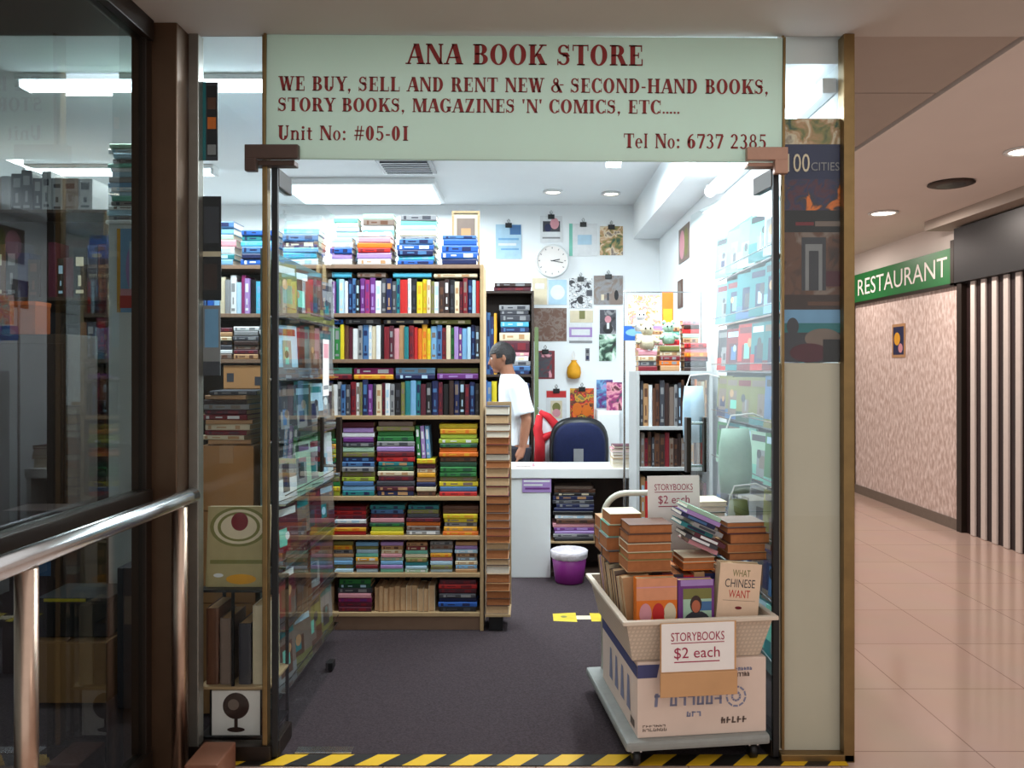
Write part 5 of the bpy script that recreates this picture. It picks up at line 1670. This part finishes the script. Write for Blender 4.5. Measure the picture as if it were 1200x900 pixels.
# corridor lamps, speaker and signs
for i, y in enumerate((7.14, 5.1)):
    o = thing('corridor_downlight', ['far', 'near'][i] + ' lit round downlight in the cream corridor ceiling', 'lamp', (3.2, y, 2.899), group='corridor downlights')
    b = MB(); b.lathe([(.125, 0), (.13, -.008), (.105, -.014), (.10, -.004)], WHITELAM, n=28); b.build('rim', o, smooth=True)
    b = MB(); b.lathe([(.098, -.006), (.06, -.01), (.005, -.011)], LAMPGLOW, n=24); b.build('lens', o)
o = thing('ceiling_speaker', 'dark brown round speaker grille in the corridor ceiling between two downlights', 'speaker', (3.2, 6.0, 2.899))
b = MB(); b.lathe([(.16, 0), (.165, -.01), (.14, -.018)], DARKWOOD, n=28); b.build('rim', o, smooth=True)
b = MB(); b.lathe([(.138, -.012), (.09, -.02), (.01, -.022)], BLACKP, n=24); b.build('grille', o, smooth=True)
rs = thing('restaurant_sign', 'green restaurant sign with white capitals on the corridor wall', 'sign', (3.97, 7.44, 2.295))
GREEN = mat('green sign face', (24, 112, 56), rough=.4, noise=.06)
b = MB(); b.box(0, .075, 0, 2.44, 0, .335, GREEN, .004); b.build('face', rs)
b = MB(); b.box(-.012, .078, -.06, -.001, -.02, .40, DARKFRAME); b.box(-.012, .078, -.06, 2.44, -.03, -.0005, DARKFRAME); b.build('frame', rs)
b = MB(); put_text(b, 'RESTAURANT', lambda u, w: (-.003, 2.09 - u, .075 + w), PAPER, width=2.02, height=.19); b.build('lettering', rs)
pz = thing('poster', 'small orange and blue picture stuck on the mottled pink wall panel', 'poster', (3.994, 8.40, 1.62))
b = MB(); b.box(0, .004, 0, .30, 0, .36, cov('tan')); b.face([(-.001, .03, .03), (-.001, .27, .03), (-.001, .27, .33), (-.001, .03, .33)], cov('navy')); b.disc((-.0015, .18, .2), .07, cov('amber'), 'x'); b.disc((-.002, .10, .1), .05, cov('pink'), 'x'); b.build('print', pz)

# yellow floor sticker in the shop
YL = mat('yellow vinyl floor sticker', (212, 186, 52), rough=.5, noise=.2, scale=20)
b = MB(); z = .0046
b.face([(.16, 4.72, z), (.30, 4.70, z), (.30, 4.88, z), (.16, 4.86, z)], YL); b.face([(.30, 4.75, z), (.385, 4.75, z), (.385, 4.82, z), (.30, 4.82, z)], cov('cream'))
b.face([(.385, 4.71, z), (.47, 4.71, z), (.47, 4.87, z), (.385, 4.87, z)], YL); b.disc((.225, 4.80, z + .0003), .02, cov('olive'), 'z', 14)
tag(b.build('floor_sticker'), 'yellow sticker lying flat on the purple carpet beside the cart', 'sticker')

# ------------------------------------------------------------------ the cart
CO = Vector((.37, 2.95, 0))
CA = math.radians(7)
CM = Matrix.Translation(CO) @ Matrix.Rotation(CA, 4, 'Z')


def cw(u, v, z):
    return CM @ Vector((u, v, z))


TROL = mat('grey blue plastic platform', (150, 152, 148), rough=.5, noise=.12)
tr = thing('platform_trolley', 'grey platform trolley with tubular handle carrying the carton and basket', 'trolley', CO, CA)
b = MB(); b.box(0, .56, 0, .765, .075, .112, TROL, .012); b.build('platform', tr)
hd = [(.08, .735, .10), (.08, .738, .82)]
for i in range(1, 8):
    a = math.pi / 2 * i / 7
    hd.append((.08 + .10 * (1 - math.cos(a)), .738, .82 + .10 * math.sin(a)))
for i in range(0, 8):
    a = math.pi / 2 * (1 - i / 7)
    hd.append((.51 - .10 * (1 - math.cos(a)), .738, .82 + .10 * math.sin(a)))
hd += [(.51, .735, .10)]
b = MB(); b.tube(hd, .014, mat('cream tube', (206, 204, 190), rough=.4), 12); b.build('handle', tr, smooth=True)
for u in (.05, .51):
    for v in (.06, .66):
        b = MB(); b.box(u - .02, u + .02, v - .02, v + .02, .055, .0748, STEEL); f_ = b.build('caster_bracket', tr)
        b = MB(); b.lathe([(.008, -.014), (.032, -.012), (.033, 0), (.032, .012), (.008, .014)], BLACKP, n=18, M=Matrix.Translation((u, v, .034)) @ Matrix.Rotation(math.pi / 2, 4, 'Y')); b.build('wheel', f_, smooth=True)
# carton
CARTON = mat('white printed carton', (222, 200, 186), rough=.8, noise=.06, scale=8)
BLUEINK = mat('blue carton print', (140, 142, 170), rough=.8, noise=.2, scale=40)
DINK = mat('dark carton print', (112, 94, 86), rough=.8, noise=.2, scale=40)
bx = thing('carton', 'white printed carton with blue logo marks standing on the trolley', 'carton', cw(.05, .03, .1125), CA)
b = MB(); b.box(0, .505, 0, .60, 0, .285, CARTON, .004); b.build('body', bx)
b = MB(); y = -.0012
rr = random.Random(3)


def strokes(x0, x1, z0, z1, n, m, w):
    """pen-like marks, no readable words"""
    for i in range(n):
        u = x0 + (x1 - x0) * i / n
        cwid = (x1 - x0) / n * .8
        kind = rr.randint(0, 2)
        if kind != 1:
            b.face([(u, y, z0), (u + w, y, z0), (u + w * 1.3, y, z1), (u + w * .3, y, z1)], m)
        if kind != 0:
            b.face([(u + cwid - w, y, z0), (u + cwid, y, z0), (u + cwid, y, z0 + (z1 - z0) * .75), (u + cwid - w, y, z0 + (z1 - z0) * .75)], m)
        zz_ = z0 + (z1 - z0) * rr.choice((0, .4, .7))
        b.face([(u, y, zz_), (u + cwid, y, zz_), (u + cwid, y, zz_ + w * .8), (u, y, zz_ + w * .8)], m)


strokes(.065, .10, .115, .165, 1, BLUEINK, .012)
strokes(.125, .335, .115, .158, 6, BLUEINK, .009)
strokes(.19, .25, .072, .092, 3, BLUEINK, .006)
strokes(.02, .115, .024, .036, 7, DINK, .003)
strokes(.02, .11, .040, .048, 7, DINK, .003)
strokes(.325, .43, .04, .064, 5, DINK, .007)
strokes(.36, .44, .215, .232, 7, DINK, .004)
strokes(.37, .45, .238, .250, 7, BLUEINK, .004)
for i in range(10):
    a0, a1 = 2 * math.pi * i / 10, 2 * math.pi * (i + .8) / 10
    for r0, r1 in ((.034, .041), (.012, .02)):
        b.face([(.385 + r0 * math.cos(a0), y, .14 + r0 * math.sin(a0)), (.385 + r1 * math.cos(a0), y, .14 + r1 * math.sin(a0)), (.385 + r1 * math.cos(a1), y, .14 + r1 * math.sin(a1)), (.385 + r0 * math.cos(a1), y, .14 + r0 * math.sin(a1))], BLUEINK)
b.face([(0, y, .225), (.075, y, .225), (.085, y, .275), (0, y, .275)], mat('navy carton band', (74, 76, 118), rough=.8))
b.build('printing', bx)
b = MB()
xs = -.0012
b.face([(xs, 0.0, .225), (xs, .6, .225), (xs, .6, .27), (xs, 0, .27)], MATS['navy carton band'])
for i in range(4):
    b.face([(xs, .10 + i * .1, .06), (xs, .16 + i * .1, .06), (xs, .15 + i * .1, .19), (xs, .12 + i * .1, .19)], BLUEINK)
b.face([(xs, .04, .02), (xs, .10, .02), (xs, .10, .05), (xs, .04, .05)], DINK)
b.build('side_printing', bx)
# basket
bs = thing('plastic_basket', 'cream plastic basket of storybooks resting on the white carton', 'basket', cw(0, 0, .3995), CA)
b = MB()
o0, o1 = (.0, .0, .57, .68), (.035, .045, .535, .64)       # top and bottom outlines
z0, z1 = 0.0, .158
for (ax0, ay0, ax1, ay1), (bx0, by0, bx1, by1) in (((o1[0], o1[1], o1[2], o1[3]), o0), ((o1[0] + .006, o1[1] + .006, o1[2] - .006, o1[3] - .006), (o0[0] + .006, o0[1] + .006, o0[2] - .006, o0[3] - .006))):
    lo = [(ax0, ay0, z0), (ax1, ay0, z0), (ax1, ay1, z0), (ax0, ay1, z0)]
    hi = [(bx0, by0, z1), (bx1, by0, z1), (bx1, by1, z1), (bx0, by1, z1)]
    for i in range(4):
        j = (i + 1) % 4
        b.face([lo[i], lo[j], hi[j], hi[i]], BASKETPLASTIC)
b.box(o1[0], o1[2], o1[1], o1[3], 0, .006, BASKETPLASTIC)
b.build('body', bs)
CRM = mat('cream plastic rim', (214, 198, 180), rough=.45, noise=.05)
b = MB(); rw = .016
b.box(-rw, .57 + rw, -rw, .007, .150, .166, CRM, .004); b.box(-rw, .57 + rw, .673, .68 + rw, .150, .166, CRM, .004)
b.box(-rw, .007, .007, .673, .150, .166, CRM, .004); b.box(.563, .57 + rw, .007, .673, .150, .166, CRM, .004)
b.build('rim', bs)

ZB = .407                        # inside bottom of the basket


def parts_book(u, v, z, w, t, h, cover, page, label, group, pose='stand', face=None, rz=0, tilt=0, accent=None, cat='book'):
    """a book with cover and page block. stand_left: fore edge towards -u; lie: fore edge towards the front; front: cover facing front.
    (u, v, z) = min corner of the unrotated block in cart space"""
    o = thing('paperback', label, cat, cw(u, v, z), CA + rz, group, rot=(0, tilt, CA + rz) if tilt else None)
    c = MB(); p = MB()
    k_ = .0025
    m = cov(cover)
    if pose == 'stand_left':         # thickness along v, width along u
        c.box(0, w, 0, k_, 0, h, m); c.box(0, w, t - k_, t, 0, h, m); c.box(w - k_, w, k_, t - k_, 0, h, m)
        p.box(.003, w - k_ - .0005, k_ + .0003, t - k_ - .0003, .003, h - .003, page)
    elif pose == 'lie':              # thickness along z, length h along u, width w along v, fore edge front
        c.box(0, h, 0, w, 0, k_, m); c.box(0, h, 0, w, t - k_, t, m); c.box(0, h, w - k_, w, k_, t - k_, m)
        p.box(.003, h - .003, .004, w - k_ - .0005, k_ + .0003, t - k_ - .0003, page)
    elif pose == 'lie_spine':
        c.box(0, h, 0, w, 0, k_, m); c.box(0, h, 0, w, t - k_, t, m); c.box(0, h, 0, k_, k_, t - k_, m)
        p.box(.003, h - .003, k_ + .0005, w - .004, k_ + .0003, t - k_ - .0003, page)
        if accent:
            c.face([(h * .2, -.0005, t * .2), (h * .75, -.0005, t * .2), (h * .75, -.0005, t * .8), (h * .2, -.0005, t * .8)], cov(accent))
    elif pose == 'spine':            # thickness along u, spine front
        c.box(0, k_, 0, w, 0, h, m); c.box(t - k_, t, 0, w, 0, h, m); c.box(k_, t - k_, 0, k_, 0, h, m)
        p.box(k_ + .0003, t - k_ - .0003, k_ + .0005, w - .004, .003, h - .003, page)
        if accent:
            c.face([(t * .2, -.0005, h * .5), (t * .8, -.0005, h * .5), (t * .8, -.0005, h * .85), (t * .2, -.0005, h * .85)], cov(accent))
    else:                            # front: cover in the u-z plane facing -v
        c.box(0, w, 0, k_, 0, h, m); c.box(0, w, t - k_, t, 0, h, m); c.box(0, k_, k_, t - k_, 0, h, m)
        p.box(k_ + .0005, w - .003, k_ + .0003, t - k_ - .0003, .003, h - .003, page)
        if face:
            face(c)
    c.build('cover', o)
    p.build('page_block', o)
    return o


GB = 'paperbacks in the cart basket'
LC = ['tan', 'cream', 'maroon', 'taupe', 'brown', 'cream', 'dark grey', 'tan', 'lilac', 'taupe']
v = .115
for i in range(10):
    t = R.uniform(.042, .052)
    parts_book(.046, v, ZB + .014, .105, t - .001, R.uniform(.25, .275), LC[i], R.choice([PAGE, PAGE, PAGE_BROWN]), f'{LC[i]} thick paperback standing along the left side of the cart basket, {nth(i + 1)} from the front', 'paperbacks along the left of the basket', 'stand_left', tilt=math.radians(-7))
    v += t


def q(c, x0, x1, z0, z1, m, n=0):
    y_ = -.0006 - n * .0004
    c.face([(x0, y_, z0), (x1, y_, z0), (x1, y_, z1), (x0, y_, z1)], cov(m) if isinstance(m, str) else m)


PEACH = mat('peach cover', (222, 150, 112), rough=.5, noise=.12)


def f_orange(c):
    q(c, 0, .158, 0, .298, PEACH)
    q(c, 0, .158, .262, .267, 'pink', 1)
    q(c, 0, .158, .14, .215, 'orange', 1)
    for x_, c_ in ((.035, 'pink'), (.085, 'red'), (.13, 'cream')):
        c.disc((x_, -.0016, .165), .024, cov(c_), n=16, ry=.04)
    q(c, 0, .158, .0, .135, 'brown', 1)


def f_purple(c):
    q(c, 0, .142, 0, .288, 'purple')
    q(c, .01, .138, .265, .288, 'lilac', 1)
    q(c, .02, .132, .03, .255, 'pale green', 1)
    q(c, .02, .132, .215, .255, 'olive', 2)
    q(c, .085, .132, .17, .205, 'mid blue', 2)
    c.disc((.07, -.0022, .195), .023, cov('dark brown'), n=16, ry=.034)
    c.disc((.07, -.0026, .187), .017, mat('sunburnt face print', (186, 104, 76), rough=.6), n=16, ry=.024)
    c.disc((.074, -.0020, .12), .055, cov('dark grey'), n=16, ry=.05)


def f_cream(c):
    q(c, 0, .166, 0, .335, mat('cream pink cover', (226, 196, 168), rough=.5, noise=.06))
    put_text(c, 'WHAT', lambda u, w: (.052 + u, -.0012, .285 + w), cov('olive'), width=.07, height=.026)
    put_text(c, 'CHINESE', lambda u, w: (.024 + u, -.0012, .243 + w), cov('dark grey'), width=.12, height=.032)
    put_text(c, 'WANT', lambda u, w: (.042 + u, -.0012, .203 + w), cov('red'), width=.085, height=.03)
    q(c, .02, .15, .192, .1935, 'taupe', 1)
    c.disc((.085, -.0012, .165), .014, cov('dark red'), n=12, ry=.006)


parts_book(.052, .052, ZB, .158, .045, .298, 'orange', PAGE, 'peach and orange cover facing front, left of three in the cart basket', 'face out books in the basket', 'front', f_orange)
parts_book(.214, .052, ZB, .142, .040, .288, 'purple', PAGE, 'purple framed cover with a smiling face, middle of three facing front in the basket', 'face out books in the basket', 'front', f_purple)
parts_book(.355, .056, ZB + .0165, .166, .045, .335, 'cream', PAGE, 'cream cover reading WHAT CHINESE WANT, facing front at the basket corner', 'face out books in the basket', 'front', f_cream).rotation_euler = (0, math.radians(5), CA)
# standing rows behind
rows = ((.115, .30, ['maroon', 'dark grey', 'red', 'tan', 'navy', 'brown', 'cream', 'black']), (.275, .29, ['tan', 'brown', 'maroon', 'grey', 'olive', 'cream', 'navy', 'tan']), (.435, .29, ['brown', 'tan', 'grey', 'maroon', 'cream', 'black', 'teal', 'tan']))
for j, (v, hh, cs) in enumerate(rows):
    u = .172
    for i, c in enumerate(cs):
        t = .0425
        parts_book(u, v, ZB, .15, t - .0012, hh - (.006 * (i % 3)), c, PAGE_BROWN, f'{c} paperback standing spine forward in the {nth(j + 1)} inner row of the basket, {nth(i + 1)} from the left', 'paperbacks standing inside the basket', 'spine', accent=R.choice(['cream', 'amber', 'white']))
        u += t


def pile(u, v, z, cols, w, h, ts, where, grp, pages=(PAGE_BROWN,), pose='lie', jit=.008):
    for i, (c, t) in enumerate(zip(cols, ts)):
        pos = 'undermost' if i == 0 else 'topmost' if i == len(cols) - 1 else f'{nth(i + 1)} from the bottom'
        parts_book(u + R.uniform(-jit, jit), v + R.uniform(0, jit), z, w, t, h * R.uniform(.93, 1), c, pages[i % len(pages)], f'{c} paperback lying flat, {pos} {where}', grp, pose, accent='white')
        z += t + .0008
    return z


pile(.04, .12, ZB + .305, ['tan', 'olive', 'cream', 'brown', 'brown'], .14, .185, [.045, .03, .034, .034, .036], 'in the front left pile on the cart', 'front left pile on the cart', (PAGE_BROWN,))
pile(.0, .30, ZB + .297, ['dark grey', 'grey', 'mint', 'cream'], .15, .14, [.05, .055, .05, .045], 'in the left middle pile on the cart', 'left middle pile on the cart')
pile(.015, .475, ZB + .297, ['brown', 'taupe', 'tan'], .15, .16, [.05, .045, .05], 'in the rear left pile below the cart handle', 'rear left pile on the cart')
pile(.442, .12, ZB + .337, ['brown', 'tan', 'brown', 'maroon', 'taupe'], .14, .165, [.03, .034, .04, .024, .02], 'in the front right pile on the cart', 'front right pile on the cart', (PAGE_BROWN, PAGE_BROWN, PAGE_BROWN))
pile(.352, .385, ZB + .295, ['blue', 'white', 'mid blue', 'pink', 'cream', 'dark green', 'white', 'cream'], .16, .185, [.03, .03, .03, .03, .03, .03, .025, .02], 'in the rear right pile on the cart', 'rear right pile on the cart', (PAGE_WHITE,))
zt = pile(.255, .12, ZB + .305, ['orange', 'cream'], .13, .13, [.03, .02], 'under the slanting books on the cart', 'books under the slanting ones', (PAGE_BROWN,))
SL = ['pink', 'dark grey', 'maroon', 'teal', 'grey', 'navy', 'lilac', 'pale green']
ca, sa = math.cos(math.radians(24)), math.sin(math.radians(24))
for i, c in enumerate(SL):
    t = .0165
    n_ = i * (t + .001)
    slide = R.uniform(-.03, .03) - .012 * (i - 4)
    parts_book(.244 + n_ * sa + slide * ca, .112 + R.uniform(0, .03), zt + .070 + n_ * ca - slide * sa, .13, t, .15 * R.uniform(.85, 1), c, PAGE_WHITE, f'{c} book slanting down to the right, {nth(i + 1)} from the bottom of the leaning pile on the cart', 'slanting books on the cart', 'lie_spine', tilt=math.radians(24), accent=R.choice(['white', NEAR.get(c, c), NEAR.get(c, c)]))

# price cards
ps = thing('price_sign', 'white card reading STORYBOOKS $2 each standing up among the books at the rear', 'sign', cw(.18, .335, ZB + .2945), CA, rot=(math.radians(-4), 0, CA))
kk = 3.4 / F
b = MB(); b.box(0, .225, 0, .003, 0, .35, PAPER, .001); b.build('card', ps)
b = MB(); put_text(b, 'STORYBOOKS', lambda u, w: (.03 + u, -.001, .29 + w), INKP, width=.165, height=.026); b.face([(.03, -.001, .281), (.195, -.001, .281), (.195, -.001, .284), (.03, -.001, .284)], INKP)
put_text(b, '$2 each', lambda u, w: (.045 + u, -.001, .23 + w), INKP, width=.135, height=.038); b.face([(.045, -.001, .221), (.18, -.001, .221), (.18, -.001, .225), (.045, -.001, .225)], INKP)
b.build('lettering', ps)
ps = thing('price_sign', 'white paper reading STORYBOOKS $2 each on a brown board hung on the basket front', 'sign', cw(.125, -.022, .285), CA)
b = MB(); b.box(-.002, .29, 0, .004, 0, .272, mat('tan card board', (206, 158, 112), rough=.7, noise=.1, scale=8), .001)
b.box(-.004, .292, -.008, -.0005, .0, .088, MATS['tan card board'], .002); b.build('board', ps)
b = MB(); b.box(.002, .282, -.0018, -.0005, .092, .270, PAPER); b.build('paper', ps)
b = MB(); put_text(b, 'STORYBOOKS', lambda u, w: (.038 + u, -.003, .205 + w), INKP, width=.205, height=.032); b.face([(.038, -.003, .196), (.243, -.003, .196), (.243, -.003, .199), (.038, -.003, .199)], INKP)
put_text(b, '$2 each', lambda u, w: (.05 + u, -.003, .135 + w), INKP, width=.175, height=.046); b.face([(.05, -.003, .125), (.225, -.003, .125), (.225, -.003, .129), (.05, -.003, .129)], INKP)
b.build('lettering', ps)
